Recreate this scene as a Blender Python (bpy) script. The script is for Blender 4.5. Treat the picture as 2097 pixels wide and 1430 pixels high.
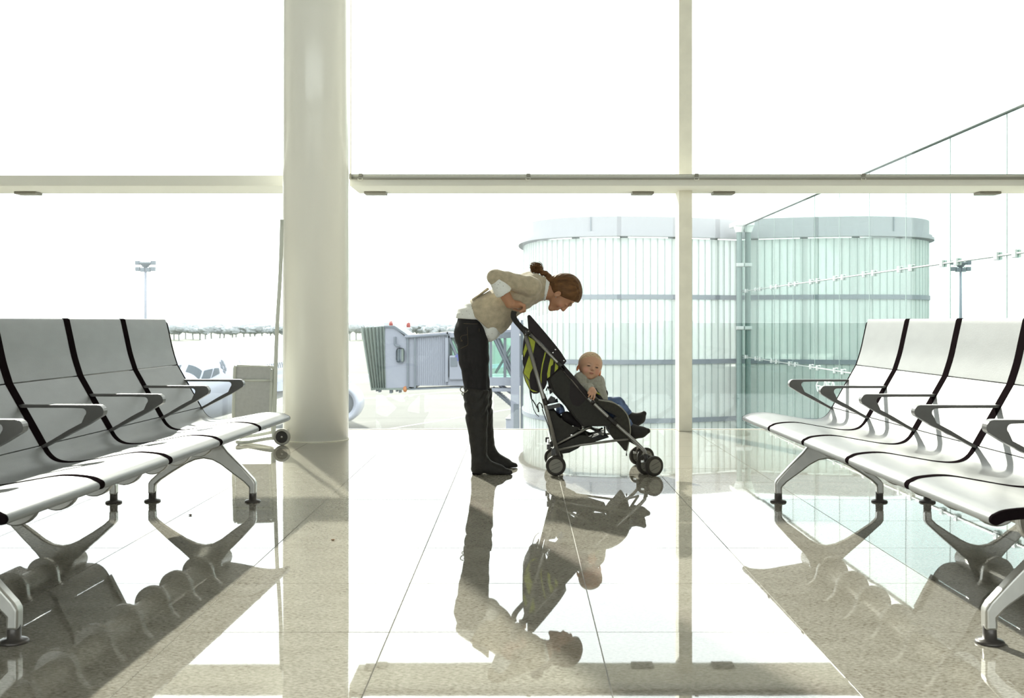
import bpy, bmesh, math, random
import numpy as np
from mathutils import Vector, Matrix
random.seed(7)
for o in list(bpy.data.objects): bpy.data.objects.remove(o, do_unlink=True)
SC = bpy.context.scene
COL = SC.collection
# ---------------------------------------------------------------- camera, sky, sun, exposure
F, VX, VY, H = 2276.0, 1066.0, 660.0, 0.92      # focal length in px, vanishing point, eye height
cd = bpy.data.cameras.new('camera'); cam = bpy.data.objects.new('camera', cd); COL.objects.link(cam)
cam.location = (0, 0, H); cam.rotation_euler = (math.radians(90), 0, 0)
cd.sensor_width = 36; cd.sensor_fit = 'HORIZONTAL'; cd.lens = 36*F/2097
cd.shift_x = -(VX-1048.5)/2097; cd.shift_y = -(715-VY)/2097
cd.clip_start = .05; cd.clip_end = 3000
cd.dof.use_dof = True; cd.dof.focus_distance = 6.9; cd.dof.aperture_fstop = 10.0
SC.camera = cam
w = bpy.data.worlds.new('sky'); SC.world = w; w.use_nodes = True
bg = w.node_tree.nodes['Background']; bg.inputs[0].default_value = (.97, .99, 1, 1); bg.inputs[1].default_value = 3.3
sd = bpy.data.lights.new('sun', 'SUN'); sun = bpy.data.objects.new('sun', sd); COL.objects.link(sun)
sd.energy = 11.5; sd.angle = math.radians(.9); sd.color = (1, .95, .86)
AZ, EL = math.radians(19.2), math.radians(27)
sdir = Vector((-math.sin(AZ)*math.cos(EL), math.cos(AZ)*math.cos(EL), math.sin(EL)))
sun.rotation_euler = sdir.to_track_quat('Z', 'Y').to_euler(); sun.location = (-12, 32, 18)
vs = SC.view_settings; vs.view_transform = 'Standard'; vs.look = 'None'; vs.gamma = 1; vs.exposure = 0; vs.use_curve_mapping = False

# ---------------------------------------------------------------- helpers
def P(x, y, D): return Vector(((x-VX)/F*D, D, H-(y-VY)/F*D))     # photo pixel at depth D -> world point
def PZ(y, D): return H-(y-VY)/F*D
def PX(x, D): return (x-VX)/F*D

def mat(name, col, rough=.5, metal=0, var=0, scale=20, bump=0, bscale=None, spec=.5, coat=0, sheen=0, emit=None, es=0, trans=0, stretch=None):
    m = bpy.data.materials.new(name); m.use_nodes = True
    nt = m.node_tree; b = nt.nodes['Principled BSDF']
    b.inputs['Base Color'].default_value = (*col, 1); b.inputs['Roughness'].default_value = rough
    b.inputs['Metallic'].default_value = metal; b.inputs['Specular IOR Level'].default_value = spec
    b.inputs['Coat Weight'].default_value = coat; b.inputs['Sheen Weight'].default_value = sheen
    if emit: b.inputs['Emission Color'].default_value = (*emit, 1); b.inputs['Emission Strength'].default_value = es
    tc = nt.nodes.new('ShaderNodeTexCoord'); mp = nt.nodes.new('ShaderNodeMapping'); nt.links.new(tc.outputs['Object'], mp.inputs[0])
    if stretch: mp.inputs['Scale'].default_value = stretch
    if var or bump:
        n = nt.nodes.new('ShaderNodeTexNoise'); n.inputs['Scale'].default_value = scale; n.inputs['Detail'].default_value = 5
        nt.links.new(mp.outputs[0], n.inputs['Vector'])
    if var:
        r = nt.nodes.new('ShaderNodeValToRGB')
        r.color_ramp.elements[0].position = .3; r.color_ramp.elements[1].position = .7
        r.color_ramp.elements[0].color = (*[max(0, c*(1-var)) for c in col], 1)
        r.color_ramp.elements[1].color = (*[min(1, c*(1+var)) for c in col], 1)
        nt.links.new(n.outputs['Fac'], r.inputs[0]); nt.links.new(r.outputs[0], b.inputs['Base Color'])
    if bump:
        bn = nt.nodes.new('ShaderNodeBump'); bn.inputs['Strength'].default_value = bump; bn.inputs['Distance'].default_value = .01
        n2 = n
        if bscale:
            n2 = nt.nodes.new('ShaderNodeTexNoise'); n2.inputs['Scale'].default_value = bscale; nt.links.new(mp.outputs[0], n2.inputs['Vector'])
        nt.links.new(n2.outputs['Fac'], bn.inputs['Height']); nt.links.new(bn.outputs[0], b.inputs['Normal'])
    return m

def glassmat(name, tint=(.93, .97, .95), refl=None, rough=0, rcol=(1, 1, 1), ior=1.45):
    m = bpy.data.materials.new(name); m.use_nodes = True; nt = m.node_tree; nt.nodes.clear()
    out = nt.nodes.new('ShaderNodeOutputMaterial'); mix = nt.nodes.new('ShaderNodeMixShader')
    t = nt.nodes.new('ShaderNodeBsdfTransparent'); t.inputs[0].default_value = (*tint, 1)
    g = nt.nodes.new('ShaderNodeBsdfGlossy'); g.inputs['Roughness'].default_value = rough; g.inputs[0].default_value = (*rcol, 1)
    if refl is None:
        fr = nt.nodes.new('ShaderNodeFresnel'); fr.inputs[0].default_value = ior; nt.links.new(fr.outputs[0], mix.inputs[0])
    else: mix.inputs[0].default_value = refl
    nt.links.new(t.outputs[0], mix.inputs[1]); nt.links.new(g.outputs[0], mix.inputs[2]); nt.links.new(mix.outputs[0], out.inputs[0])
    return m

def tag(o, label=None, cat=None, group=None, kind=None):
    if label: o['label'] = label
    if cat: o['category'] = cat
    if group: o['group'] = group
    if kind: o['kind'] = kind
    return o
def thing(name, loc, label=None, cat=None, group=None, kind=None, rz=0):
    o = bpy.data.objects.new(name, None); COL.objects.link(o); o.location = loc; o.rotation_euler.z = rz; o.empty_display_size = .1
    return tag(o, label, cat, group, kind)
def rootloc(p):
    while p.parent: p = p.parent
    return p.location
def link(name, me, m=None, parent=None, smooth=False):
    o = bpy.data.objects.new(name, me); COL.objects.link(o)
    if m is not None: me.materials.append(m)
    if parent is not None: o.parent = parent
    if smooth: me.polygons.foreach_set('use_smooth', [True]*len(me.polygons))
    return o
def obj(name, vf, m, parent=None, smooth=False, world=True, loc=None):
    """one mesh object; vertices are given in world space and stored relative to the thing's base"""
    v, f = vf
    off = Vector((0, 0, 0))
    if parent is not None and world: off = rootloc(parent)
    if loc is not None: off = Vector(loc)
    me = bpy.data.meshes.new(name); me.from_pydata([tuple(Vector(p)-off) for p in v], [], f); me.update()
    o = link(name, me, m, parent, smooth)
    if loc is not None and parent is None: o.location = loc
    return o
def join(*vfs):
    V, Fc = [], []
    for v, f in vfs:
        n = len(V); V += [tuple(p) for p in v]; Fc += [tuple(i+n for i in q) for q in f]
    return V, Fc
def box(a, b, bev=0):
    x0, x1 = sorted((a[0], b[0])); y0, y1 = sorted((a[1], b[1])); z0, z1 = sorted((a[2], b[2]))
    if not bev:
        v = [(x0,y0,z0),(x1,y0,z0),(x1,y1,z0),(x0,y1,z0),(x0,y0,z1),(x1,y0,z1),(x1,y1,z1),(x0,y1,z1)]
        return v, [(0,3,2,1),(4,5,6,7),(0,1,5,4),(1,2,6,5),(2,3,7,6),(3,0,4,7)]
    bm = bmesh.new(); bmesh.ops.create_cube(bm, size=1)
    for q in bm.verts: q.co = Vector((x0+(q.co.x+.5)*(x1-x0), y0+(q.co.y+.5)*(y1-y0), z0+(q.co.z+.5)*(z1-z0)))
    bmesh.ops.bevel(bm, geom=bm.edges[:], offset=bev, segments=2, profile=.5, affect='EDGES')
    return frombm(bm)
def frombm(bm):
    bm.verts.index_update(); v = [tuple(q.co) for q in bm.verts]; f = [tuple(q.index for q in p.verts) for p in bm.faces]; bm.free(); return v, f
def tube(pts, r, n=10, cap=True, flat=None):
    """round tube along a polyline; r a number or one per point; flat=(a,b) scales the section"""
    pts = [Vector(p) for p in pts]; m = len(pts); rs = r if hasattr(r, '__len__') else [r]*m
    V, Fc = [], []; up = None
    for i, p in enumerate(pts):
        t = (pts[min(i+1, m-1)]-pts[max(i-1, 0)]).normalized()
        if up is None:
            up = Vector((0, 1, 0)) if abs(t.y) < .9 else Vector((0, 0, 1))
        s = t.cross(up).normalized(); up = s.cross(t).normalized()
        a, b = flat or (1, 1)
        for k in range(n):
            th = 2*math.pi*k/n
            V.append(p+s*math.cos(th)*rs[i]*a+up*math.sin(th)*rs[i]*b)
    for i in range(m-1):
        for k in range(n): Fc.append((i*n+k, i*n+(k+1) % n, (i+1)*n+(k+1) % n, (i+1)*n+k))
    if cap: Fc.append(tuple(range(n))[::-1]); Fc.append(tuple((m-1)*n+k for k in range(n)))
    return V, Fc
def smoothline(pts, n=6):
    """Catmull-Rom through points"""
    p = [np.array(q, float) for q in pts]; p = [2*p[0]-p[1]]+p+[2*p[-1]-p[-2]]; out = []
    for i in range(1, len(p)-2):
        for k in range(n):
            t = k/n; a, b, c, d = p[i-1:i+3]
            out.append(.5*(2*b+(c-a)*t+(2*a-5*b+4*c-d)*t*t+(3*b-a-3*c+d)*t**3))
    out.append(p[-2]); return [tuple(q) for q in out]
def lathe(prof, axis='z', c=(0, 0, 0), n=24, cap=True):
    """prof: (radius, height) pairs"""
    V, Fc = [], []; m = len(prof)
    for r, h in prof:
        for k in range(n):
            t = 2*math.pi*k/n; a, b = r*math.cos(t), r*math.sin(t)
            q = {'z': (a, b, h), 'y': (a, h, b), 'x': (h, a, b)}[axis]
            V.append((c[0]+q[0], c[1]+q[1], c[2]+q[2]))
    for i in range(m-1):
        for k in range(n): Fc.append((i*n+k, i*n+(k+1) % n, (i+1)*n+(k+1) % n, (i+1)*n+k))
    if cap and prof[0][0] > 1e-6: Fc.append(tuple(range(n))[::-1])
    if cap and prof[-1][0] > 1e-6: Fc.append(tuple((m-1)*n+k for k in range(n)))
    return V, Fc
def prism(poly, d0, d1, axis='y'):
    """2-D outline (u,v) extruded from d0 to d1; axis y: u=x v=z, axis x: u=y v=z, axis z: u=x v=y"""
    n = len(poly); fn = {'y': lambda u, v, d: (u, d, v), 'x': lambda u, v, d: (d, u, v), 'z': lambda u, v, d: (u, v, d)}[axis]
    V = [fn(u, v, d0) for u, v in poly]+[fn(u, v, d1) for u, v in poly]
    Fc = [tuple(range(n)), tuple(range(2*n-1, n-1, -1))]+[(i, n+i, n+(i+1) % n, (i+1) % n) for i in range(n)]
    bm = bmesh.new(); vs_ = [bm.verts.new(q) for q in V]
    for q in Fc: bm.faces.new([vs_[i] for i in q])
    bmesh.ops.recalc_face_normals(bm, faces=bm.faces[:])
    bmesh.ops.triangulate(bm, faces=[q for q in bm.faces if len(q.verts) > 4])
    return frombm(bm)
def bevelobj(o, wd=.004, seg=2):
    b = o.modifiers.new('bevel', 'BEVEL'); b.width = wd; b.segments = seg; b.limit_method = 'ANGLE'; return o
def copy_tree(o, parent=None):
    c = o.copy(); COL.objects.link(c)
    if parent is not None: c.parent = parent
    for ch in list(o.children): copy_tree(ch, c)
    return c

# ---------------------------------------------------------------- smooth implicit shapes for bodies and cloth
def s_cone(a, b, ra, rb):
    a = np.array(a, float); b = np.array(b, float); ba = b-a; L2 = max(ba@ba, 1e-12); L = math.sqrt(L2)
    rr = max(ra, rb)
    def f(p):
        pa = p-a; t = np.clip((pa@ba)/L2, 0, 1)
        return np.linalg.norm(pa-t[..., None]*ba, axis=-1)-(ra+(rb-ra)*t)
    return f, np.minimum(a, b)-rr, np.maximum(a, b)+rr
def s_ell(c, r, R=None):
    c = np.array(c, float); r = np.array(r, float); R = np.eye(3) if R is None else np.array(R, float)
    def f(p):
        q = ((p-c)@R)/r; k = np.linalg.norm(q, axis=-1); g = np.linalg.norm(q/r, axis=-1)
        return k*(k-1)/np.maximum(g, 1e-9)
    ext = np.abs(R)@r
    return f, c-ext, c+ext
def s_box(c, r, R=None, rd=.01):
    c = np.array(c, float); r = np.array(r, float); R = np.eye(3) if R is None else np.array(R, float)
    def f(p):
        q = np.abs((p-c)@R)-r+rd
        return np.linalg.norm(np.maximum(q, 0), axis=-1)+np.minimum(q.max(-1), 0)-rd
    ext = np.abs(R)@r
    return f, c-ext, c+ext
class SDF:
    """list of (shape, k, mode) blended in order; mode '+' union, '-' carve"""
    def __init__(s, k=.02): s.it = []; s.k = k; s.fn = []
    def add(s, sh, k=None): s.it.append((sh, s.k if k is None else k, 1)); return s
    def sub(s, sh, k=.005): s.it.append((sh, k, -1)); return s
    def cut(s, n, p, k=None):
        """keep the side of the plane through p that the normal n points away from"""
        s.fn.append((np.array(n, float)/np.linalg.norm(n), np.array(p, float))); return s
    def mesh(s, res, disp=None, lo=None, hi=None, hem=None):
        L = np.min([i[0][1] for i in s.it if i[2] > 0], 0)-3*res-.012; U = np.max([i[0][2] for i in s.it if i[2] > 0], 0)+3*res+.012
        if lo is not None: L = np.maximum(L, lo)
        if hi is not None: U = np.minimum(U, hi)
        n = np.ceil((U-L)/res).astype(int)+1
        ax = [L[i]+res*np.arange(n[i]) for i in range(3)]
        D = np.full(n, .15, np.float32)
        for (f, a, b), k, sg in s.it:
            i0 = np.clip(np.floor((a-L-k-.02)/res).astype(int), 0, n); i1 = np.clip(np.ceil((b-L+k+.02)/res).astype(int)+1, 0, n)
            if np.any(i1 <= i0): continue
            sl = tuple(slice(i0[j], i1[j]) for j in range(3))
            G = np.stack(np.meshgrid(*[ax[j][sl[j]] for j in range(3)], indexing='ij'), -1)
            d = f(G).astype(np.float32); o = D[sl]
            if sg > 0:
                if k > 0:
                    h = np.clip(.5+.5*(o-d)/k, 0, 1); D[sl] = o*(1-h)+d*h-k*h*(1-h)
                else: D[sl] = np.minimum(o, d)
            else:
                h = np.clip(.5-.5*(o+d)/k, 0, 1); D[sl] = o*(1-h)-d*h+k*h*(1-h)
        if disp is not None or s.fn or hem is not None:
            G = np.stack(np.meshgrid(*ax, indexing='ij'), -1)
            if disp is not None: D = D+disp(G).astype(np.float32)
            if hem is not None: D = np.maximum(D, hem(G).astype(np.float32))
            for nn, pp in s.fn: D = np.maximum(D, ((G-pp)@nn).astype(np.float32))
        return surfnet(D, L, res)
def surfnet(D, L, res):
    n = np.array(D.shape); ins = D < 0
    c = np.zeros(n-1, np.int8)
    for dx in (0, 1):
        for dy in (0, 1):
            for dz in (0, 1): c += ins[dx:n[0]-1+dx, dy:n[1]-1+dy, dz:n[2]-1+dz]
    act = (c > 0) & (c < 8); idx = np.full(n-1, -1, np.int64); ijk = np.argwhere(act); idx[act] = np.arange(len(ijk))
    acc = np.zeros((len(ijk), 3)); cnt = np.zeros(len(ijk)); i, j, k = ijk.T
    cor = {(a, b, e): D[i+a, j+b, k+e] for a in (0, 1) for b in (0, 1) for e in (0, 1)}
    for ax in range(3):
        for u in (0, 1):
            for v in (0, 1):
                a = [u, v]; a.insert(ax, 0); b = list(a); b[ax] = 1
                d0, d1 = cor[tuple(a)], cor[tuple(b)]; m = (d0 < 0) != (d1 < 0)
                t = np.where(m, d0/np.where(m, d0-d1, 1), 0)
                p = np.tile(np.array(a, float), (len(ijk), 1)); p[:, ax] += t
                acc[m] += p[m]; cnt[m] += 1
    V = L+(ijk+acc/cnt[:, None])*res
    Fs = []
    for ax in range(3):
        s0 = [slice(1, -1)]*3; s0[ax] = slice(0, -1); s1 = [slice(1, -1)]*3; s1[ax] = slice(1, None)
        A, B = ins[tuple(s0)], ins[tuple(s1)]; e = np.argwhere(A != B); base = e.copy()
        for q in range(3):
            if q != ax: base[:, q] += 1
        flip = A[tuple(e.T)]
        u, v = [q for q in range(3) if q != ax]
        def cell(du, dv):
            q = base.copy(); q[:, u] -= du; q[:, v] -= dv; return idx[tuple(q.T)]
        quad = np.stack([cell(0, 0), cell(1, 0), cell(1, 1), cell(0, 1)], 1)
        if ax == 1: flip = ~flip
        quad[~flip] = quad[~flip][:, ::-1]
        Fs.append(quad)
    return V, np.concatenate(Fs)
def npobj(name, vf, m, parent=None, smooth=True, relax=1, loc=None):
    V, Fq = vf
    V = np.array(V, float)
    for _ in range(relax):                                            # light Laplacian smoothing
        s = np.zeros_like(V); c = np.zeros(len(V))
        for a, b in ((0, 1), (1, 2), (2, 3), (3, 0)):
            np.add.at(s, Fq[:, a], V[Fq[:, b]]); np.add.at(c, Fq[:, a], 1)
            np.add.at(s, Fq[:, b], V[Fq[:, a]]); np.add.at(c, Fq[:, b], 1)
        V = V*.5+.5*s/np.maximum(c, 1)[:, None]
    off = np.zeros(3)
    if parent is not None: off = np.array(rootloc(parent))
    if loc is not None: off = np.array(loc)
    me = bpy.data.meshes.new(name); me.from_pydata((V-off).tolist(), [], Fq.tolist()); me.update()
    o = link(name, me, m, parent, smooth)
    if loc is not None and parent is None: o.location = loc
    o['_'] = 0; del o['_']
    return o, V
def vcol(o, cols, name='Col'):
    a = o.data.color_attributes.new(name, 'FLOAT_COLOR', 'POINT')
    c = np.ones((len(cols), 4), np.float32); c[:, :3] = cols; a.data.foreach_set('color', c.ravel())
def vcolmat(name, rough=.5, bump=0, scale=80, sheen=0, spec=.4, sss=0):
    m = mat(name, (.5, .5, .5), rough, bump=bump, scale=scale, sheen=sheen, spec=spec); nt = m.node_tree
    a = nt.nodes.new('ShaderNodeAttribute'); a.attribute_name = 'Col'
    b = nt.nodes['Principled BSDF']; nt.links.new(a.outputs['Color'], b.inputs['Base Color'])
    if sss: b.inputs['Subsurface Weight'].default_value = sss; b.inputs['Subsurface Radius'].default_value = (.012, .005, .003); b.inputs['Subsurface Scale'].default_value = 1
    return m
# ================================================================ the hall
M = {}
M['wall'] = mat('painted wall', (.56, .55, .51), .8)
M['ceil'] = mat('ceiling panel', (.60, .59, .56), .8)
M['grout'] = mat('pale joint', (.62, .60, .55), .6)
M['column'] = mat('cream lacquered column', (.90, .89, .83), .22, var=.03, scale=3, coat=.3, stretch=(1, 1, .08))
M['post'] = mat('cream painted steel', (.88, .85, .73), .5, var=.05, scale=8)
M['beam'] = mat('cream beam', (.80, .79, .72), .6)
M['rail'] = mat('dark olive aluminium', (.30, .29, .24), .35, metal=.4)
M['glass'] = glassmat('window glass', (.94, .97, .955))
M['fixture'] = mat('blind bracket plastic', (.25, .24, .2), .5)
def stone():
    m = mat('polished granite', (.36, .335, .28), .018, spec=.75)
    nt = m.node_tree; b = nt.nodes['Principled BSDF']
    b.inputs['IOR'].default_value = 1.9
    g = nt.nodes.new('ShaderNodeNewGeometry')
    mp = nt.nodes.new('ShaderNodeMapping'); mp.inputs['Rotation'].default_value = (0, 0, .5); mp.inputs['Scale'].default_value = (1, 1.7, 1)
    nt.links.new(g.outputs['Position'], mp.inputs[0])
    n1 = nt.nodes.new('ShaderNodeTexNoise'); n1.inputs['Scale'].default_value = 70; n1.inputs['Detail'].default_value = 7; n1.inputs['Roughness'].default_value = .7
    n2 = nt.nodes.new('ShaderNodeTexNoise'); n2.inputs['Scale'].default_value = 6; n2.inputs['Detail'].default_value = 3
    nt.links.new(mp.outputs[0], n1.inputs['Vector']); nt.links.new(mp.outputs[0], n2.inputs['Vector'])
    mx = nt.nodes.new('ShaderNodeMath'); mx.operation = 'MULTIPLY_ADD'; mx.inputs[1].default_value = .85
    m2 = nt.nodes.new('ShaderNodeMath'); m2.operation = 'MULTIPLY'; m2.inputs[1].default_value = .15
    nt.links.new(n2.outputs['Fac'], m2.inputs[0]); nt.links.new(n1.outputs['Fac'], mx.inputs[0]); nt.links.new(m2.outputs[0], mx.inputs[2])
    r = nt.nodes.new('ShaderNodeValToRGB'); e = r.color_ramp.elements
    e[0].position = .34; e[0].color = (.13, .10, .07, 1); e[1].position = .62; e[1].color = (.42, .40, .35, 1)
    q = e.new(.48); q.color = (.30, .28, .235, 1)
    nt.links.new(mx.outputs[0], r.inputs[0]); nt.links.new(r.outputs[0], b.inputs['Base Color'])
    bn = nt.nodes.new('ShaderNodeBump'); bn.inputs['Strength'].default_value = .012; bn.inputs['Distance'].default_value = .002
    nt.links.new(n2.outputs['Fac'], bn.inputs['Height']); nt.links.new(bn.outputs[0], b.inputs['Normal'])
    return m
M['stone'] = stone()
RX, RB, RH, GY = 10.0, -9.0, 6.2, 9.58
floor = thing('floor', (0, 0, 0), kind='structure')
T = .6155
obj('slab', box((-RX, RB, -.3), (RX, GY+.02, -.004)), M['grout'], floor)
tiles = []
y = 9.452+.0; ys = [9.452-T*k for k in range(-1, 13)]; xs = [-.389+T*k for k in range(-9, 10)]
tm = None
rnd = random.Random(3)
for yy in ys:
    for xx in xs:
        y1 = min(yy, GY); y0 = yy-T
        cx, cy = xx+T/2, (y0+y1)/2
        g = .0018
        if yy <= GY:
            if tm is None:
                t = obj('tile', box((-T/2+g, -T/2+g, -.012), (T/2-g, T/2-g, 0)), M['stone'], floor, world=False); tm = t.data
            else:
                t = bpy.data.objects.new('tile', tm); COL.objects.link(t); t.parent = floor
        else:
            t = obj('tile', box((-T/2+g, y0-cy+g, -.012), (T/2-g, y1-cy, 0)), M['stone'], floor, world=False)
        t.location = (cx, cy, 0); t.rotation_euler = (rnd.uniform(-1, 1)*.0007, rnd.uniform(-1, 1)*.0007, 0)
yl = ys[-1]-T
obj('paving_beyond', join(box((-RX, RB, -.02), (RX, yl, -.001)), box((-RX, yl, -.02), (xs[0], GY, -.001)), box((xs[-1]+T, yl, -.02), (RX, GY, -.001))), M['stone'], floor)
for nm, b in (('wall_left', box((-RX-.2, RB, -.3), (-RX, GY, RH))), ('wall_right', box((RX, RB, -.3), (RX+.2, GY, RH))), ('wall_back', box((-RX-.2, RB-.2, -.3), (RX+.2, RB, .9)))):
    tag(obj(nm, b, M['wall']), kind='structure')
tag(obj('ceiling', box((-RX-.2, RB-.2, RH), (RX+.2, GY+.3, RH+.25)), M['ceil']), kind='structure')
# round column
CX, CY, CR = -1.607, 8.73, .2545
col = thing('column', (CX, CY, 0), kind='structure')
obj('shaft', lathe([(CR, .004), (CR, RH)], 'z', (CX, CY, 0), 64), M['column'], col, smooth=True)
obj('base_joint', lathe([(CR+.003, 0), (CR+.003, .006)], 'z', (CX, CY, 0), 64), M['post'], col, smooth=True)
# mullions
MX = [-7.59, -4.62, 1.39, 4.42, 7.4]
for i, x in enumerate(MX):
    o = tag(obj('trim_%d' % (i+1), box((x-.0555, 9.36, 0), (x+.0555, GY, RH)), M['post']), kind='structure'); bevelobj(o, .004)
# transom beam, left and right of the column, with the blind rail on the right-hand one
ZB, YB0, YB1 = 2.03, 9.05, 9.6
lb = thing('trim_6', (-5, YB0, ZB), kind='structure')
bevelobj(obj('beam_body', box((-RX, YB0, ZB), (PX(579, YB0), YB1, PZ(359, YB0))), M['beam'], lb), .004)
rb_ = thing('trim_7', (4, YB0, ZB), kind='structure')
x0 = PX(716, YB0)
bevelobj(obj('beam_body', box((x0, YB0, ZB), (RX, YB1, PZ(362, YB0))), M['beam'], rb_), .004)
rl = obj('blind_rail', box((x0, YB0-.03, PZ(365.5, YB0-.03)), (RX, YB0+.02, PZ(357, YB0-.03))), M['rail'], rb_)
obj('rail_lip', box((x0, YB0-.036, PZ(366.5, YB0-.036)), (RX, YB0-.001, PZ(364.5, YB0-.036))), M['fixture'], rb_)
obj('rail_groove', box((x0, YB0-.033, PZ(361, YB0-.03)), (RX, YB0-.029, PZ(359.6, YB0-.03))), M['beam'], rl)
for x in (738, 1082, 1427, 1769):
    bevelobj(obj('rail_clip', box((PX(x-4, 9), 9.0, PZ(361, 9)), (PX(x+4, 9), YB0-.028, PZ(355.5, 9))), M['fixture'], rl), .002)
    obj('rail_clip', tube([P(x-5, 366, 9.01), P(x-4, 369, 9.0), P(x+3, 369, 9.0), P(x+4, 366, 9.01)], .0035, 6), M['beam'], rl)
obj('guide_rod', tube([P(718, 362, 9.0), (PX(718, 9.0), 9.0, RH)], .0065, 8), M['post'], rb_)
obj('rod_bracket', box(P(715, 366, 8.985), Vector(P(721, 357, 9.03))), M['rail'], rb_)
for x in (59, 770, 1315, 1480, 2021):
    p = (lb if x < 600 else rb_)
    bevelobj(obj('blind_bracket', box((PX(x-22, 9.5), 9.42, ZB-.022), (PX(x+22, 9.5), 9.56, ZB-.001)), M['fixture'], p), .004)
# unseen opposite wall: windows added above a low wall to light camera-facing sides
for k in range(8):
    a, b = -RX+k*2.5, -RX+(k+1)*2.5
    wd = thing('window_%d' % (8+k), ((a+b)/2, RB-.1, .9), kind='structure')
    obj('pane', box((a+.05, RB-.106, .92), (b-.05, RB-.094, RH)), M['glass'], wd); obj('window_frame', box((b-.05, RB-.17, .9), (b+.05, RB-.03, RH)), M['post'], wd)
# glazing: one window for each bay, a lower and an upper pane
edges = [-RX, -7.59, -4.62, CX, 1.39, 4.42, 7.4, RX]
for i in range(len(edges)-1):
    wd = thing('window_%d' % (i+1), ((edges[i]+edges[i+1])/2, GY-.03, 0), kind='structure')
    a, b = edges[i]+.03, edges[i+1]-.03
    obj('pane', box((a, GY-.036, .004), (b, GY-.024, ZB+.03)), M['glass'], wd)
    obj('pane', box((a, GY-.036, ZB+.06), (b, GY-.024, RH)), M['glass'], wd)
    obj('window_frame', box((a, GY-.036, 0), (b, GY-.016, .003)), M['post'], wd)
# ================================================================ beam seating
M['shell'] = mat('brushed grey polyurethane', (.203, .208, .210), .42, var=.09, scale=14, bump=.04, bscale=300, stretch=(1, .35, 1))
M['gasket'] = mat('black rubber', (.010, .007, .008), .9, spec=0)
M['arm'] = mat('dark cast aluminium', (.135, .13, .122), .3, metal=.65, var=.04, scale=30)
M['alu'] = mat('cast aluminium', (.50, .49, .46), .32, metal=.75, var=.04, scale=30)
M['steel_dark'] = mat('dark foot cup', (.10, .09, .085), .35, metal=.5)
M['tube'] = mat('grey steel beam', (.62, .61, .57), .3, metal=.15)
PITCH, NS = .62, 5
BL = PITCH*NS
c_seat = smoothline([(0, .418), (.035, .431), (.118, .436), (.22, .420), (.32, .403), (.385, .399), (.425, .408), (.452, .430), (.472, .462)], 5)
c_low = [(.472+.13*k/4, .462+.228*k/4) for k in range(5)]
c_up = smoothline([(.602, .690), (.627, .770), (.647, .86), (.662, .928)], 4)
prof = c_seat+c_low[1:]+c_up[1:]
def trim(c, a, b):
    """shorten a profile at its ends to leave an open joint"""
    c = [np.array(q) for q in c]
    if a: d = c[1]-c[0]; c[0] = c[0]+d/np.linalg.norm(d)*a
    if b: d = c[-2]-c[-1]; c[-1] = c[-1]+d/np.linalg.norm(d)*b
    return [tuple(q) for q in c]
def slab(pr, th, y0, y1, out=0, rnd0=1, rnd1=1):
    """shell of thickness th whose upper face follows profile pr, rounded at both ends; out lifts the face"""
    n = len(pr); up, dn = [], []
    for i in range(n):
        a = Vector((*pr[max(i-1, 0)], 0)); b = Vector((*pr[min(i+1, n-1)], 0)); t = (b-a).normalized(); nm = Vector((-t.y, t.x, 0)); p = Vector((*pr[i], 0))
        up.append(p+nm*out); dn.append(p-nm*th)
    t0 = (up[0]-up[1]).normalized(); t1 = (up[-1]-up[-2]).normalized()
    def endcap(a, b, t, rd):
        c = (a+b)/2; r = (a-b).length/2; n_ = (a-b).normalized()
        return [c+n_*r*math.cos(q)+t*(r if rd else .0006)*math.sin(q) for q in [math.pi*k/8 for k in range(1, 8)]]
    ring = up+endcap(up[-1], dn[-1], t1, rnd1)+dn[::-1]+[q for q in endcap(up[0], dn[0], t0, rnd0)][::-1]
    m = len(ring)
    V = [(q.x, y0, q.y) for q in ring]+[(q.x, y1, q.y) for q in ring]
    Fc = [(i, (i+1) % m, m+(i+1) % m, m+i) for i in range(m)]
    # end faces as quads between upper and lower side, ends as fans
    for s, rev in ((0, False), (m, True)):
        nE = 7
        for i in range(n-1):
            q = (s+i, s+i+1, s+n+nE+(n-1-i)-1, s+n+nE+(n-1-i)); Fc.append(q[::-1] if not rev else q)
        fan = [s+n-1]+[s+n+k for k in range(nE)]+[s+n+nE]; Fc.append(tuple(fan[::-1] if not rev else fan))
        fan = [s+2*n+nE-1]+[s+2*n+nE+k for k in range(nE)]+[s]; Fc.append(tuple(fan[::-1] if not rev else fan))
    return V, Fc
def ring_prism(outer, inner, y0, y1):
    n = len(outer); V = []
    for y in (y0, y1):
        V += [(u, y, v) for u, v in outer]+[(u, y, v) for u, v in inner]
    Fc = []
    for i in range(n):
        j = (i+1) % n
        Fc += [(i, j, n+j, n+i), (2*n+j, 2*n+i, 3*n+i, 3*n+j), (j, i, 2*n+i, 2*n+j), (n+i, n+j, 3*n+j, 3*n+i)]
    bm = bmesh.new(); q = [bm.verts.new(p) for p in V]
    for f in Fc: bm.faces.new([q[i] for i in f])
    bmesh.ops.recalc_face_normals(bm, faces=bm.faces[:]); return frombm(bm)
def arc(c, r, a0, a1, n): return [(c[0]+r*math.cos(math.radians(a0+(a1-a0)*k/n)), c[1]+r*math.sin(math.radians(a0+(a1-a0)*k/n))) for k in range(n+1)]
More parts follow.
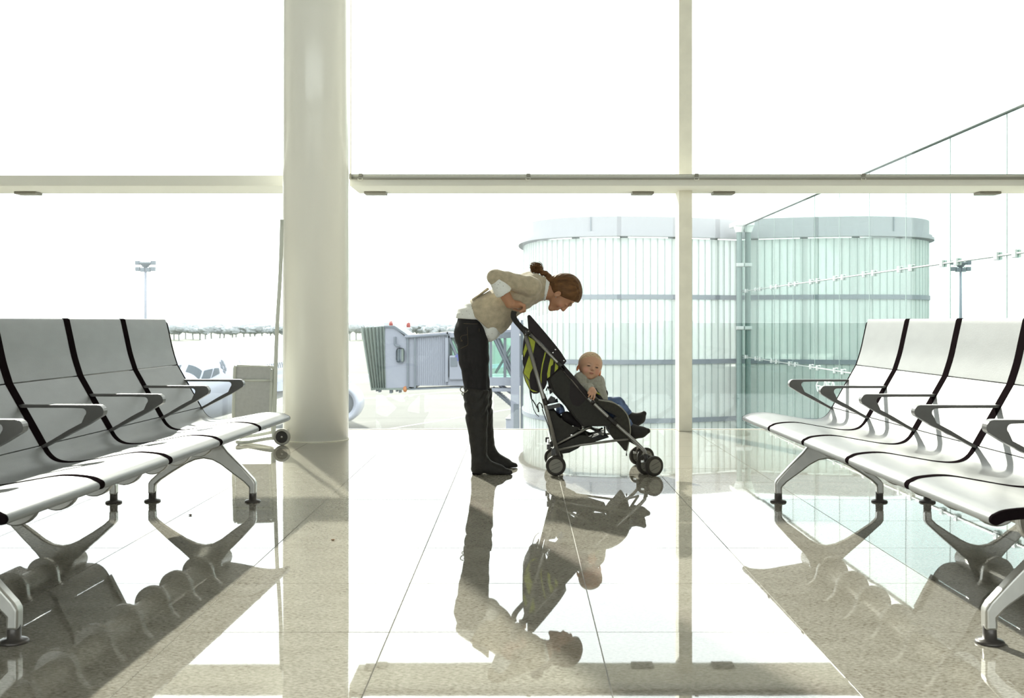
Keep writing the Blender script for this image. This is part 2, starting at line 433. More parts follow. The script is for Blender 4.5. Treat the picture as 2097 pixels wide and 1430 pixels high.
def make_bench(name):
    root = thing(name, (0, 0, 0))
    BX, BZ = .345, .335
    obj('beam_tube', tube([(BX, .05, BZ), (BX, BL-.05, BZ)], .05, 20), M['tube'], root, True, False)
    G = .03
    pan = lowb = upb = None
    for k in range(NS):
        y0, y1 = k*PITCH+G, (k+1)*PITCH-G
        if pan is None:
            w = PITCH-2*G; GS = .020
            pan = slab(trim(c_seat, 0, .002), .030, GS-G, w+G-GS, 0, 1, 0); lowb = slab(trim(c_low, .002, .0025), .022, 0, w, 0, 0, 0); upb = slab(trim(c_up, .0025, 0), .022, 0, w, 0, 0, 1)
            s = obj('seat_panel', pan, M['shell'], root, True, False); l = obj('lower_back_panel', lowb, M['shell'], root, True, False); u = obj('upper_back_panel', upb, M['shell'], root, True, False)
            for q in (s, l, u):
                e = q.modifiers.new('edge', 'EDGE_SPLIT'); e.split_angle = math.radians(40)
        else:
            s = s.copy(); l = l.copy(); u = u.copy()
            for q in (s, l, u): COL.objects.link(q)
        for q in (s, l, u): q.location = (0, y0, 0)
    # rubber gaskets between the seats, end caps on the outer ends
    g0 = None
    for k in range(1, NS):
        if g0 is None: g = g0 = obj('gasket', join(slab(c_seat, .028, -GS+.001, GS-.001, .0015, 1, 0), slab(c_low[:-1]+c_up, .021, -G+.001, G-.001, .0015, 0, 1)), M['gasket'], root, True, False); q = g.modifiers.new('edge', 'EDGE_SPLIT'); q.split_angle = math.radians(40)
        else: g = g0.copy(); COL.objects.link(g)
        g.location = (0, k*PITCH, 0)
    for yc in (.019, BL-.019):
        e = obj('end_cap', slab(prof[:-1], .029, -.011, .011, -.001), M['gasket'], root, True, False); e.location = (0, yc, 0)
        q = e.modifiers.new('edge', 'EDGE_SPLIT'); q.split_angle = math.radians(40)
    # arm rests: a flat bar, a broad rounded nose and a diagonal strut
    outer = [(.600, .612), (.560, .613), (.45, .613), (.34, .613), (.275, .613)]+arc((.262, .588), .025, 90, 215, 6)+[(.300, .538), (.37, .502), (.43, .471), (.470, .450), (.505, .434), (.512, .446), (.560, .53), (.590, .585)]
    inner = [(.575, .594), (.552, .602), (.45, .602), (.37, .602), (.335, .601)]+arc((.318, .585), .0155, 95, 230, 6)+[(.320, .5465), (.372, .519), (.43, .484), (.472, .461), (.487, .455), (.4865, .455), (.540, .535), (.568, .588)]
    n_ = min(len(outer), len(inner))
    # open loop: the back side of the ring lies inside the seat shell
    a0 = None
    for k in range(NS+1):
        if a0 is None:
            a = a0 = obj('armrest', ring_prism(outer[:n_-2], inner[:n_-2], -.018, .018), M['arm'], root, False, False); bevelobj(a, .004, 2)
        else: a = a0.copy(); COL.objects.link(a)
        a.location = (0, min(max(k*PITCH, .025), BL-.025), 0)
    # support brackets hanging under the seats
    b0 = None
    for k in range(1, NS):
        for s_ in (-.16, .16):
            if b0 is None:
                poly = [(.19, .400), (.225, .385), (.257, .355)]+arc((.345, .325), .078, 180, 360, 14)+[(.428, .36), (.455, .40), (.49, .445), (.46, .425), (.43, .398), (.385, .385), (.3, .388)]
                b = b0 = obj('seat_bracket', prism(poly, -.016, .016), M['alu'], root, False, False); bevelobj(b, .004, 2)
            else: b = b0.copy(); COL.objects.link(b)
            b.location = (0, k*PITCH+s_, 0)
    # two cast legs
    l0 = None
    for yc in (.30, BL-.30):
        if l0 is None:
            poly = [(.098, .04), (.133, .04), (.131, .075), (.16, .105), (.22, .148), (.275, .190), (.32, .214), (.365, .222), (.41, .214), (.46, .192), (.53, .150), (.59, .110), (.617, .085), (.619, .04), (.652, .04), (.652, .095), (.64, .112), (.56, .185), (.49, .245), (.44, .29), (.415, .345), (.39, .385), (.30, .385), (.285, .34), (.275, .30), (.24, .255), (.17, .185), (.108, .118), (.097, .10)]
            l = l0 = obj('leg', prism(poly, -.021, .021), M['alu'], root, False, False); bevelobj(l, .008, 3)
            for fx in (.116, .635):
                obj('foot', lathe([(.041, 0), (.041, .005), (.036, .010), (.02, .013), (.0185, .05), (.0185, .052)], 'z', (fx, 0, 0), 24), M['steel_dark'], l, True, False)
            obj('beam_clamp', tube([(BX, -.035, BZ), (BX, .035, BZ)], .062, 20), M['alu'], l, True, False)
        else:
            l = copy_tree(l0, root)
        l.location = (0, yc, 0)
    return root
b1 = make_bench('beam_bench')
def place_bench(b, x, y, rz, label):
    b.location = (x, y, 0); b.rotation_euler.z = math.radians(rz); tag(b, label, 'bench', 'airport beam benches'); return b
place_bench(b1, 1.232, 2.885, .6, 'sunlit beam bench with five white seats facing the stroller, in front of the right glass')
b2 = copy_tree(b1); place_bench(b2, -1.245, 5.985, 180-1.9, 'shaded grey beam bench with five seats on the column side, beside the wheeled sign stand')
b3 = copy_tree(b1); place_bench(b3, 2.71, 5.985, 180+.6, 'beam bench back to back behind the sunlit white bench, mostly hidden')
b4 = copy_tree(b1); place_bench(b4, -2.80, 2.885, -1.9, 'beam bench back to back behind the shaded grey bench, mostly hidden')
# crumbs on the floor
def crumb(px, py, c, lab):
    D = F*H/(py-VY); p = P(px, py, D); p.z = .0
    v, f = lathe([(.001, .0), (.006, .002), (.005, .005), (.0, .007)], 'z', (0, 0, 0), 7)
    v = [(a*1.4+.001*math.sin(9*b*100), b, c_) for a, b, c_ in v]
    o = obj('crumb', (v, f), mat('crumb '+lab[:8], c, .8, var=.3, scale=200)); o.location = p; tag(o, lab, 'crumb', 'crumbs on the floor')
crumb(390, 1056, (.12, .07, .05), 'dark crumb on the sunlit floor under the grey bench')
crumb(682, 1107, (.35, .20, .10), 'brown crumb on the floor in front of the round column')
# ================================================================ the stroller
DN, DF = 6.67, 7.08
DM = (DN+DF)/2
def Q(x, y): return ((x-VX)/F*DN, H-(y-VY)/F*DN)                 # photo pixel in the near side plane -> (X, Z)
def c3(x, y): return Q(1040+x/3.865, 620+y/3.865)
def c4(x, y): return Q(1090+x/7.947, 800+y/7.947)
def ch(x, y): return Q(1050+x/7.946, 640+y/7.946)
def at(q, d): return (q[0], d, q[1])
M['frame'] = mat('anodised grey tube', (.30, .29, .27), .35, metal=.7)
M['fab'] = mat('charcoal canvas', (.030, .028, .024), .9, var=.12, scale=60, bump=.15, bscale=420)
M['fabdark'] = mat('aubergine canvas', (.019, .014, .015), .85, var=.12, scale=60, bump=.12, bscale=420)
M['olive'] = mat('olive fleece', (.036, .033, .025), .95, var=.2, scale=50, bump=.3, bscale=200, sheen=.2)
M['piping'] = mat('pale piping', (.30, .29, .24), .8)
M['lime'] = mat('lime canvas', (.40, .44, .05), .8, var=.08, scale=60, bump=.1, bscale=420)
M['plastic'] = mat('black plastic', (.022, .019, .017), .4)
M['tyre'] = mat('dark tyre foam', (.026, .021, .016), .7)
M['hub'] = mat('grey hub', (.20, .19, .16), .55)
M['chrome'] = mat('bright rivet', (.6, .6, .58), .25, metal=.9)
M['grip'] = mat('foam grip', (.020, .017, .016), .8, bump=.2, scale=250)
st = thing('stroller', (PX(1230, DM), DM, 0), 'dark grey stroller with lime striped hood, the boy lying in it', 'stroller')
def both(name, fn, m, smooth=True, sub=None, ds=(DN, DF)):
    r = []
    for d in ds:
        r.append(obj(name, fn(d), m, st if sub is None else sub, smooth))
    return r
# main tubes
hl = [Q(1083, 681), Q(1146, 747), Q(1205.6, 817), Q(1255, 863), Q(1300, 904), Q(1313, 916), Q(1320, 924), Q(1322.5, 936)]
both('front_tube', lambda d: tube([at(q, d) for q in hl], .0105, 10), M['frame'])
both('rear_tube', lambda d: tube([at(Q(1076, 685), d), at(Q(1114, 819), d), at(Q(1144, 936), d)], .0115, 10, flat=(1.1, .9)), M['frame'])
gr = smoothline([at(Q(1053, 637.5), 0), at(Q(1051.3, 646), 0), at(Q(1055, 656), 0), at(Q(1064, 667), 0), at(Q(1076, 680), 0)], 5)
hs = both('push_handle', lambda d: tube([(p[0], d, p[2]) for p in gr], [.0165]*6+[.0175]*4+[.016]*(len(gr)-10), 14), M['grip'])
both('handle_joint', lambda d: join(lathe([(0, d-.016), (.017, d-.016), (.019, d), (.017, d+.016), (0, d+.016)], 'y', at(Q(1077, 681), 0), 16), tube([at(Q(1070, 673), d), at(Q(1086, 684), d)], .017, 12)), M['plastic'])
both('rivet', lambda d: join(lathe([(0, d-.020), (.0042, d-.019), (.0042, d-.012)], 'y', at(Q(1076, 684.5), 0), 10), lathe([(0, d-.020), (.0042, d-.019), (.0042, d-.012)], 'y', at(Q(1082, 678.5), 0), 10)), M['chrome'])
both('side_brace', lambda d: tube([at(c3(390, 1120), d+.006), at(c3(665, 980), d+.03)], .0085, 8, flat=(1, 1.3)), M['frame'])
both('lower_tube', lambda d: tube([at(c3(398, 1165), d+.004), at(c3(580, 1128), d+.012), at(c3(955, 1080), d+.004)], .0075, 8), M['frame'])
both('inner_strut', lambda d: tube([at(c4(735, 435), d+.05), at(c4(830, 600), d+.045)], .007, 8), M['frame'])
a, b = c3(640, 1000), c3(860, 1000)
obj('folding_cross', join(tube([at(c3(590, 985), DN+.02), at(c3(760, 1050), DF-.02)], .008, 8), tube([at(c3(590, 985), DF-.02), at(c3(760, 1050), DN+.02)], .008, 8)), M['frame'], st, True)
obj('rear_axle_bar', tube([at(Q(1141, 925), DN), at(Q(1141, 925), DF)], .009, 10), M['frame'], st, True)
obj('brake_bar', tube([at(Q(1126, 915), DN+.03), at(Q(1124, 918), DM), at(Q(1126, 915), DF-.03)], .008, 8), M['plastic'], st, True)
obj('backrest_bar', tube([at(c3(330, 690), DN+.01), at(c3(330, 690), DF-.01)], .007, 8), M['frame'], st, True)
both('tube_collar', lambda d: tube([at(c4(195, 130), d), at(c4(230, 235), d)], .015, 10), M['plastic'])
both('tube_collar', lambda d: tube([at(c4(965, 165), d), at(c4(1010, 215), d)], .0125, 10), M['plastic'])
both('tube_collar', lambda d: tube([at(c3(395, 470), d), at(c3(450, 530), d)], .0145, 10), M['plastic'])
both('tube_collar', lambda d: tube([at(c3(790, 905), d), at(c3(860, 965), d)], .0135, 10), M['plastic'])
both('side_hinge', lambda d: prism([c4(200, 255), c4(300, 240), c4(445, 205), c4(460, 270), c4(330, 295), c4(205, 325)], d-.008, d+.008), M['plastic'], False)
obj('buckle', prism([c4(255, 180), c4(310, 108), c4(382, 140), c4(372, 200), c4(330, 222)], DN+.07, DN+.13), M['plastic'], st)
obj('brake_lever', tube([at(c4(170, 290), DN-.006), at(c4(150, 220), DN-.01), at(c4(115, 195), DN-.012), at(c4(85, 230), DN-.012), at(c4(100, 330), DN-.01), at(c4(100, 350), DN-.01)], .0042, 8), M['plastic'], st, True)
obj('brake_cable', tube(smoothline([at(c4(160, 300), DN-.008), at(c4(225, 480), DN-.012), at(c4(265, 590), DN-.009), at(c4(300, 750), DN-.014), at(c4(330, 880), DN-.008)], 5), .003, 6), M['plastic'], st, True)
obj('brake_cable', tube(smoothline([at(ch(280, 1270), DN+.03), at(ch(300, 1400), DN+.03), at(c4(20, 180), DN+.02), at(c4(90, 300), DN+.01)], 5), .0035, 6), M['plastic'], st, True)
obj('brake_cable', tube(smoothline([at(ch(300, 1300), DN+.06), at(c4(5, 240), DN+.05), at(c4(50, 370), DN+.04), at(c4(110, 430), DN+.03)], 5), .0022, 6), M['plastic'], st, True)
both('brake_housing', lambda d: join(box((Q(1124, 0)[0]-.012, d-.012, Q(0, 921)[1]), (Q(1124, 0)[0]+.012, d+.012, Q(0, 910)[1]), .003), prism([c4(310, 960), c4(345, 930), c4(380, 960), c4(375, 1040), c4(310, 1050)], d-.01, d+.01)), M['plastic'], False)
# wheels
def wheel(name, cx, cy, cz, r, w, yaw, parent=None):
    root = thing(name, (0, 0, 0)); root.parent = st; root.location = Vector((cx, cy, cz))-st.location; root.rotation_euler.z = yaw
    h = w/2
    t = obj('tyre', lathe([(r*.70, -h*.8), (r*.72, -h), (r*.93, -h), (r, -h*.6), (r, h*.6), (r*.93, h), (r*.72, h), (r*.70, h*.8), (r*.70, -h*.8)], 'y', (0, 0, 0), 36, False), M['tyre'], root, True, False)
    obj('hub', join(lathe([(0, -h*.9), (r*.70, -h*.9), (r*.71, -h*.7), (r*.71, h*.7), (r*.70, h*.9), (0, h*.9)], 'y', (0, 0, 0), 30)), M['hub'], root, False, False)
    for z in (-.3, .3):
        v, f = box((-r*.6, -h*.9-.0012, r*z-.0012), (r*.6, -h*.88, r*z+.0012))
        v = [(x*math.cos(.4)+zz*math.sin(.4)*1, y_, -x*math.sin(.4)*-1*1+zz*math.cos(.4)) for x, y_, zz in v]
        obj('hub_groove', (v, f), M['tyre'], root, False, False)
    return root
R = .0602
for d in (DN-.012, DF): wheel('rear_wheel', Q(1138, 0)[0], d, R, R, .046, 0)
for d in (DN-.01, DF+.03):
    cx = Q(1331, 0)[0]; yaw = math.radians(27)
    ux, uy = -math.sin(yaw), math.cos(yaw)
    for s in (-.046, .046): wheel('front_wheel', cx+ux*s, d+.02+uy*s, R, R, .030, yaw)
    obj('front_fork', join(tube([at(Q(1322.5, 930), d if d < 6.8 else DF), (Q(1323, 0)[0], d+.015, .088), (cx-.004, d+.02, R+.005)], [.011, .0125, .010], 10), tube([(cx-ux*.05, d+.02-uy*.05, R), (cx+ux*.05, d+.02+uy*.05, R)], .006, 8)), M['plastic'], st, True)
    obj('swivel_clip', box((cx-.055, d+.012, .075), (cx-.03, d+.028, .092), .003), M['chrome'], st)
# seat sling
sp = [c3(330, 600), c3(440, 510), c3(500, 580), c3(640, 760), c3(830, 940), c3(800, 975), c3(600, 975), c3(555, 930), c3(480, 820), c3(370, 700)]
sides = []
for d in (DN+.008, DF-.016): sides.append(bevelobj(obj('seat_side', prism(sp, d, d+.008), M['fab'], st), .003))
def sheet(path, d0, d1, th, sag=0, n=8):
    """cloth strip following an (X,Z) path, spanning d0..d1, sagging in the middle along its normal"""
    path = [np.array(p) for p in path]; V, Fc = [], []; m = len(path)
    for i, p in enumerate(path):
        t = path[min(i+1, m-1)]-path[max(i-1, 0)]; t = t/np.linalg.norm(t); nm = np.array((t[1], -t[0]))
        for lay in (0, 1):
            for k in range(n+1):
                s = k/n; off = nm*(sag*4*s*(1-s)+th*lay); V.append((p[0]+off[0], d0+(d1-d0)*s, p[1]+off[1]))
    w = 2*(n+1)
    for i in range(m-1):
        for k in range(n):
            a = i*w+k; Fc.append((a, a+1, a+w+1, a+w)); a += n+1; Fc.append((a+w, a+w+1, a+1, a))
        Fc.append((i*w, i*w+w, i*w+w+n+1, i*w+n+1)); Fc.append((i*w+n, i*w+n+n+1, i*w+w+n+n+1, i*w+w+n))
    Fc.append(tuple(range(0, n+1))+tuple(range(2*n+1, n, -1))); e = (m-1)*w; Fc.append((tuple(range(e, e+n+1))+tuple(range(e+2*n+1, e+n, -1)))[::-1])
    return V, Fc
obj('seat_back', sheet([c3(330, 600), c3(370, 700), c3(480, 820), c3(555, 930), c3(600, 972)], DN+.012, DF-.012, .006, .012), M['fab'], st, True)
obj('seat_base', sheet([c3(600, 972), c3(700, 974), c3(800, 972), c3(832, 940)], DN+.012, DF-.012, .006, .0), M['fab'], st, True)
obj('side_pad', prism([c3(495, 625), c3(545, 640), c3(620, 695), c3(632, 745), c3(600, 790), c3(565, 822), c3(515, 812), c3(486, 750)], DN+.004, DN+.009), M['fabdark'], st)
obj('head_edge', tube([at(c3(330, 602), DN+.012), at(c3(440, 512), DN+.012), at(c3(440, 512), DF-.012)], .006, 8), M['fabdark'], st, True)
obj('seat_edge_tape', tube([at(c3(440, 512), DN+.006), at(c3(530, 612), DN+.006), at(c3(636, 748), DN+.006)], .007, 8), M['fabdark'], st, True)
obj('bumper_sleeve', tube([at(c3(425, 500), DN), at(c3(530, 618), DN), at(c3(640, 750), DN)], .0145, 10), M['fabdark'], st, True)
# hood
vis = [Q(1080.3, 647), Q(1082, 645), Q(1085.5, 645.5), Q(1100, 662), Q(1118, 683), Q(1137, 706), Q(1150, 723), Q(1160.3, 740), Q(1155, 747), Q(1148, 744), Q(1115, 709), Q(1083, 676), Q(1081.5, 660)]
hood = bevelobj(obj('hood_visor', prism(vis, DN-.006, DF+.006), M['fabdark'], st), .008, 3)
for q in ((1137.3, 716.5), (1132.3, 722.5), (1154.8, 739)):
    obj('snap', lathe([(0, DN-.010), (.0042, DN-.009), (.0042, DN-.004)], 'y', at(Q(*q), 0), 10), M['chrome'], hood)
hb = [ch(*q) for q in ((185, 400), (245, 370), (330, 430), (550, 640), (750, 830), (762, 900), (700, 985), (560, 1090), (556, 1160), (520, 1250), (400, 1330), (320, 1325), (275, 1270), (200, 1120), (165, 990), (185, 915), (162, 830), (160, 650), (172, 500))]
bag = bevelobj(obj('hood_back', prism(hb, DN+.012, DF-.012), M['fabdark'], st), .010, 3)
for s in ([(245, 385), (368, 470), (362, 520), (328, 695), (300, 640), (255, 440)],
          [(270, 690), (330, 700), (330, 900), (285, 990), (270, 1100), (176, 985), (200, 900)],
          [(215, 480), (240, 590), (180, 735), (170, 650)],
          [(525, 640), (545, 650), (495, 850), (470, 1010), (472, 1222), (450, 1235), (452, 1010), (475, 850)],
          [(620, 730), (668, 770), (655, 850), (620, 880), (605, 1045), (565, 1078), (560, 1000), (585, 870)],
          [(695, 805), (745, 850), (735, 920), (680, 975)],
          [(182, 1000), (268, 1115), (292, 1250), (405, 1298), (330, 1295), (285, 1262), (212, 1120)]):
    obj('stripe', prism([ch(*q) for q in s], DN+.0108, DN+.0135), M['lime'], bag)
obj('seam_cord', tube([at(ch(165, 990), DN+.012), at(ch(255, 1110), DN+.010), at(ch(290, 1250), DN+.012)], .002, 6), M['piping'], bag, True)
# foot muff hanging over the front of the seat
fm = [c3(*q) for q in ((655, 735), (700, 755), (730, 774), (790, 785), (850, 800), (905, 838), (945, 885), (965, 935), (972, 1000), (966, 1080), (950, 1165), (942, 1182), (925, 1175), (880, 1120), (838, 1082), (812, 1045), (806, 1015), (818, 960), (868, 905), (760, 850), (690, 790))]
muff = bevelobj(obj('foot_muff', prism(fm, DN+.025, DF-.035), M['olive'], st), .012, 3)
obj('muff_piping', tube(smoothline([at(c3(*q), DN+.028) for q in ((720, 774), (850, 801), (945, 886), (972, 1000), (965, 1085), (945, 1180))], 5), .0038, 6), M['piping'], muff, True)
obj('zip_pull', join(tube([at(c3(943, 1180), DN+.028), at(c3(944, 1200), DN+.028)], .002, 6), box(at(c3(938, 1218), DN+.024), at(c3(948, 1198), DN+.031), .001)), M['plastic'], muff)
# basket under the seat
bk = [c4(*q) for q in ((250, 320), (375, 345), (400, 400), (460, 455), (520, 500), (640, 580), (790, 610), (420, 880), (400, 880))]
bk2 = ([c4(*q) for q in ((425, 905), (780, 735), (880, 740), (1010, 790), (1240, 745), (1250, 760), (1000, 838), (800, 885), (740, 940), (600, 1010), (500, 1025), (440, 970))])
for d in (DN+.012, DF-.018):
    obj('basket_side', prism(bk, d, d+.006), M['fab'], st); obj('basket_side', prism(bk2, d+.002, d+.006), M['fab'], st)
obj('basket_floor', sheet([c4(250, 320), c4(400, 870), c4(440, 965), c4(500, 1020), c4(600, 1005), c4(740, 935), c4(800, 880), c4(1000, 834), c4(1245, 755)], DN+.014, DF-.014, .005), M['fab'], st, True)
obj('basket_strap', tube([at(c4(1180, 590), DN+.02), at(c4(1185, 740), DN+.02)], .005, 6), M['plastic'], st, True)
obj('basket_strap', tube([at(c4(880, 690), DN+.02), at(c4(935, 820), DN+.02), at(c4(1000, 700), DN+.02), at(c4(1150, 620), DN+.03)], .006, 6), M['plastic'], st, True)
obj('harness_strap', join(prism([ch(585, 1165), ch(620, 1175), ch(660, 1335), ch(615, 1365)], DM-.03, DM-.026), tube([at(ch(590, 1235), DM-.03), at(ch(565, 1270), DM-.03), at(ch(555, 1305), DM-.03)], .0035, 6)), M['plastic'], st)
obj('footrest', join(tube([at(c3(965, 1095), DN+.02), at(c3(1060, 1160), DM), at(c3(965, 1095), DF-.02)], .008, 8)), M['plastic'], st, True)
# belongings
s = SDF(.01)
p = at(c4(465, 310), 6.83)
s.add(s_ell(p, (.021, .05, .022))).add(s_ell((p[0]+.004, p[1], p[2]-.02), (.026, .055, .022)))
npobj('cloth_bundle', s.mesh(.004, lambda g: .003*np.sin(g[..., 0]*260+g[..., 1]*90)*np.sin(g[..., 1]*120)), mat('blue printed cloth', (.16, .22, .40), .85, var=.5, scale=90), None, loc=(p[0], p[1], p[2]-.04))[0]
tag(bpy.data.objects['cloth_bundle'], 'blue printed cloth bundle stuffed in the stroller basket', 'cloth')
s = SDF(.015)
p = at(c4(600, 490), 6.82)
s.add(s_cone((p[0]-.012, p[1]-.05, p[2]+.016), (p[0]+.075, p[1]-.03, p[2]-.045), .032, .020)).add(s_ell((p[0]+.02, p[1]+.04, p[2]-.01), (.06, .07, .03)))
o, _ = npobj('black_pouch', s.mesh(.005), M['fabdark'], None, loc=(p[0], p[1], p[2]-.06))
tag(o, 'black pouch with pale trim lying in the stroller basket', 'pouch')
obj('trim_cord', tube(smoothline([at(c4(490, 475), 6.775), at(c4(560, 470), 6.762), at(c4(610, 430), 6.765), at(c4(590, 400), 6.775)], 5), .0025, 6), M['piping'], o, True)
# ================================================================ the woman
DW = 6.885
def W(x, y, dd=0): q = P(x, y, DW); return np.array((q.x, DW+dd, q.z))
PXM = DW/F
M['skin'] = vcolmat('skin', .5, bump=.03, scale=160, spec=.35, sss=.15)
M['knit'] = mat('oatmeal fine knit', (.47, .395, .275), .95, var=.16, scale=34, bump=.3, bscale=260, sheen=.3)
M['denim'] = mat('black denim', (.012, .010, .011), .85, var=.25, scale=40, bump=.2, bscale=400)
M['suede'] = mat('black suede', (.014, .012, .010), .7, var=.35, scale=35, bump=.35, bscale=120)
M['hair'] = mat('brown hair', (.125, .058, .020), .55, spec=.2, var=.4, scale=55, bump=.4, bscale=110, stretch=(.25, 1, 1))
M['stitch'] = mat('tan thread', (.13, .095, .055), .8)
def dotmat():
    m = mat('white cotton with dots', (.80, .80, .76), .85, bump=.1, scale=70); nt = m.node_tree; b = nt.nodes['Principled BSDF']
    tc = nt.nodes.new('ShaderNodeTexCoord'); v = nt.nodes.new('ShaderNodeTexVoronoi'); v.inputs['Scale'].default_value = 52; v.inputs['Randomness'].default_value = .55
    nt.links.new(tc.outputs['Object'], v.inputs['Vector'])
    r = nt.nodes.new('ShaderNodeValToRGB'); r.color_ramp.interpolation = 'CONSTANT'
    r.color_ramp.elements[0].color = (.26, .21, .20, 1); r.color_ramp.elements[1].position = .11; r.color_ramp.elements[1].color = (.80, .80, .76, 1)
    nt.links.new(v.outputs['Distance'], r.inputs[0]); nt.links.new(r.outputs[0], b.inputs['Base Color']); return m
M['dots'] = dotmat()
def frame(ux, uz):
    """rotation whose columns are: in-plane axis (ux,uz), depth, in-plane normal"""
    l = math.hypot(ux, uz); ux, uz = ux/l, uz/l
    return np.array([[ux, 0, -uz], [0, 1, 0], [uz, 0, ux]])
HU = frame(.965, .262)                                                # head: column 0 = towards the crown, column 2 = back of the head
TA = frame(110, 60)                                                  # torso: column 0 = towards the neck
base_w = (W(1000, 0)[0], DW, 0)
NS_, FS_ = -1, 1
hipd, kneed, footd = .085, .115, .165
# ---- body: one continuous surface
B = SDF(.03)
B.add(s_ell(W(968, 672), (.105, .15, .105))).add(s_ell(W(1003, 640), (.17, .125, .088), TA)).add(s_ell(W(1062, 601), (.165, .145, .085), TA), .05)
B.add(s_cone(W(1085, 588), W(1116, 594), .07, .056), .04).add(s_cone(W(1114, 594), W(1140, 601), .056, .05), .02)
legs = {}
for sg in (-1, 1):
    if sg < 0: kn, an, he, ba, to = W(977, 806, -kneed), W(984, 936, -footd), W(977, 957, -footd), W(1024, 962, -footd-.006), W(1042, 966, -footd-.008)
    else: kn, an, he, ba, to = W(981, 806, kneed*.7), W(998, 930, .13), W(993, 953, .13), W(1036, 962, .135), W(1052, 966, .14)
    legs[sg] = (kn, an, he, ba, to)
    B.add(s_cone(W(966, 688, sg*hipd), kn, .085, .052), .03).add(s_cone(kn, an, .05, .034), .02)
    B.add(s_cone(an, he+np.array((.004, 0, .022)), .034, .020), .015).add(s_cone(he+np.array((.014, 0, .022)), ba+np.array((-.01, 0, .018)), .018, .015), .01)
arms = {}
for sg in (-1, 1):
    if sg < 0: sh, el, wr, pm = W(1088, 589, -.15), W(1016, 571, -.25), W(1045, 623, -.205), W(1060, 626, -.205)
    else: sh, el, wr, pm = W(1088, 589, .15), W(1022, 574, .25), W(1046, 623, .205), W(1061, 626, .205)
    arms[sg] = (sh, el, wr, pm)
    B.add(s_cone(sh, el, .047, .036), .04).add(s_cone(el, wr, .036, .026), .012).add(s_cone(el*.6+wr*.4, wr, .034, .026), .012)
    B.add(s_cone(wr, pm, .025, .023), .012).add(s_ell(pm+np.array((.006, 0, .004)), (.030, .036, .020), frame(1, -.25)), .012)
    for k in range(4):                                                # four fingers closing over the grip, thumb on the other side
        dy = (-.027+.018*k)
        kx = [.036, .038, .036, .030][k]; l2 = [.024, .027, .026, .020][k]
        a = pm+np.array((.012, dy, .008)); b_ = pm+np.array((kx+.004, dy, -.004)); c_ = b_+np.array((.000, 0, -l2)); d_ = c_+np.array((-.024, 0, -.010))
        B.add(s_cone(a, b_, .0115, .0100), .004).add(s_cone(b_, c_, .0100, .0088), .002).add(s_cone(c_, d_, .0088, .0075), .002)
    a = wr+np.array((.012, -sg*.018, -.006)); b_ = a+np.array((.012, -sg*.012, -.022)); c_ = b_+np.array((.018, -sg*.0, -.012))
    B.add(s_cone(a, b_, .012, .0105), .006).add(s_cone(b_, c_, .0105, .008), .003)
# head
B.add(s_ell(W(1159, 595), (.094, .072, .090), HU), .02)
B.add(s_cone(W(1146, 612), W(1131, 629), .046, .024), .02).add(s_ell(W(1147, 616), (.062, .055, .045), HU), .015)
B.add(s_ell(W(1127.5, 632.5), (.013, .018, .014), HU), .010)                                                # chin
B.add(s_ell(W(1140, 628.5), (.024, .026, .024), HU), .010)                                                    # muzzle
B.add(s_cone(W(1157, 619), W(1152.5, 631.5), .016, .011), .008).add(s_cone(W(1164.5, 625), W(1153.5, 635.5), .0070, .0090), .006).add(s_ell(W(1151.5, 634), (.008, .0145, .008), HU), .005)
B.add(s_ell(W(1135.0, 634.6), (.0052, .017, .0078), HU), .002).add(s_ell(W(1141.5, 633.8), (.0050, .018, .0074), HU), .002)
B.add(s_ell(W(1168, 624), (.010, .045, .012), HU), .010)                                                     # brow
for sg in (-1, 1):
    B.add(s_ell(W(1147, 624, sg*.036), (.022, .018, .018), HU), .012)                                         # cheek
    B.sub(s_ell(W(1159.5, 627.5, sg*.033), (.012, .017, .010), HU), .008)                                     # eye socket
    B.add(s_ell(W(1159.5, 624.0, sg*.032), (.0105, .014, .0105), HU), .003)                                   # lid over the eye
    B.add(s_ell(W(1141, 603, sg*.070), (.026, .009, .017), frame(.9, .43)), .004).sub(s_ell(W(1142, 604, sg*.083), (.016, .0095, .0095), frame(.9, .43)), .002)
V, Fq = B.mesh(.0042)
person, Vw = npobj('person', (V, Fq), M['skin'], None, relax=1, loc=base_w)
tag(person, 'woman in beige sweater, dark jeans and tall black boots bending over the stroller', 'person')
colr = np.tile(np.array((.46, .235, .135)), (len(Vw), 1))
def paint(c, r, col, s=1.0, R=None):
    q = (Vw-c)
    if R is not None: q = q@R
    k = np.linalg.norm(q/np.array(r), axis=1); a = np.clip((1.25-k)/.5, 0, 1)[:, None]*s
    global colr
    colr = colr*(1-a)+np.array(col)*a
paint(W(1135, 635.5), (.005, .02, .008), (.40, .12, .09), .8, HU); paint(W(1141.5, 634.5), (.005, .02, .008), (.38, .11, .085), .8, HU)
for sg in (-1, 1):
    paint(W(1169.5, 623, sg*.034), (.0035, .018, .012), (.10, .05, .03), .8, HU)
    paint(W(1157.2, 628.2, sg*.034), (.0030, .013, .006), (.05, .025, .02), .95, HU)
    paint(W(1147, 627, sg*.04), (.02, .02, .02), (.52, .22, .14), .5)
vcol(person, colr)
def child(name, sdf, m, res=.005, disp=None, parent=None, relax=1):
    o, v = npobj(name, sdf.mesh(res, disp), m, parent or person, relax=relax); return o
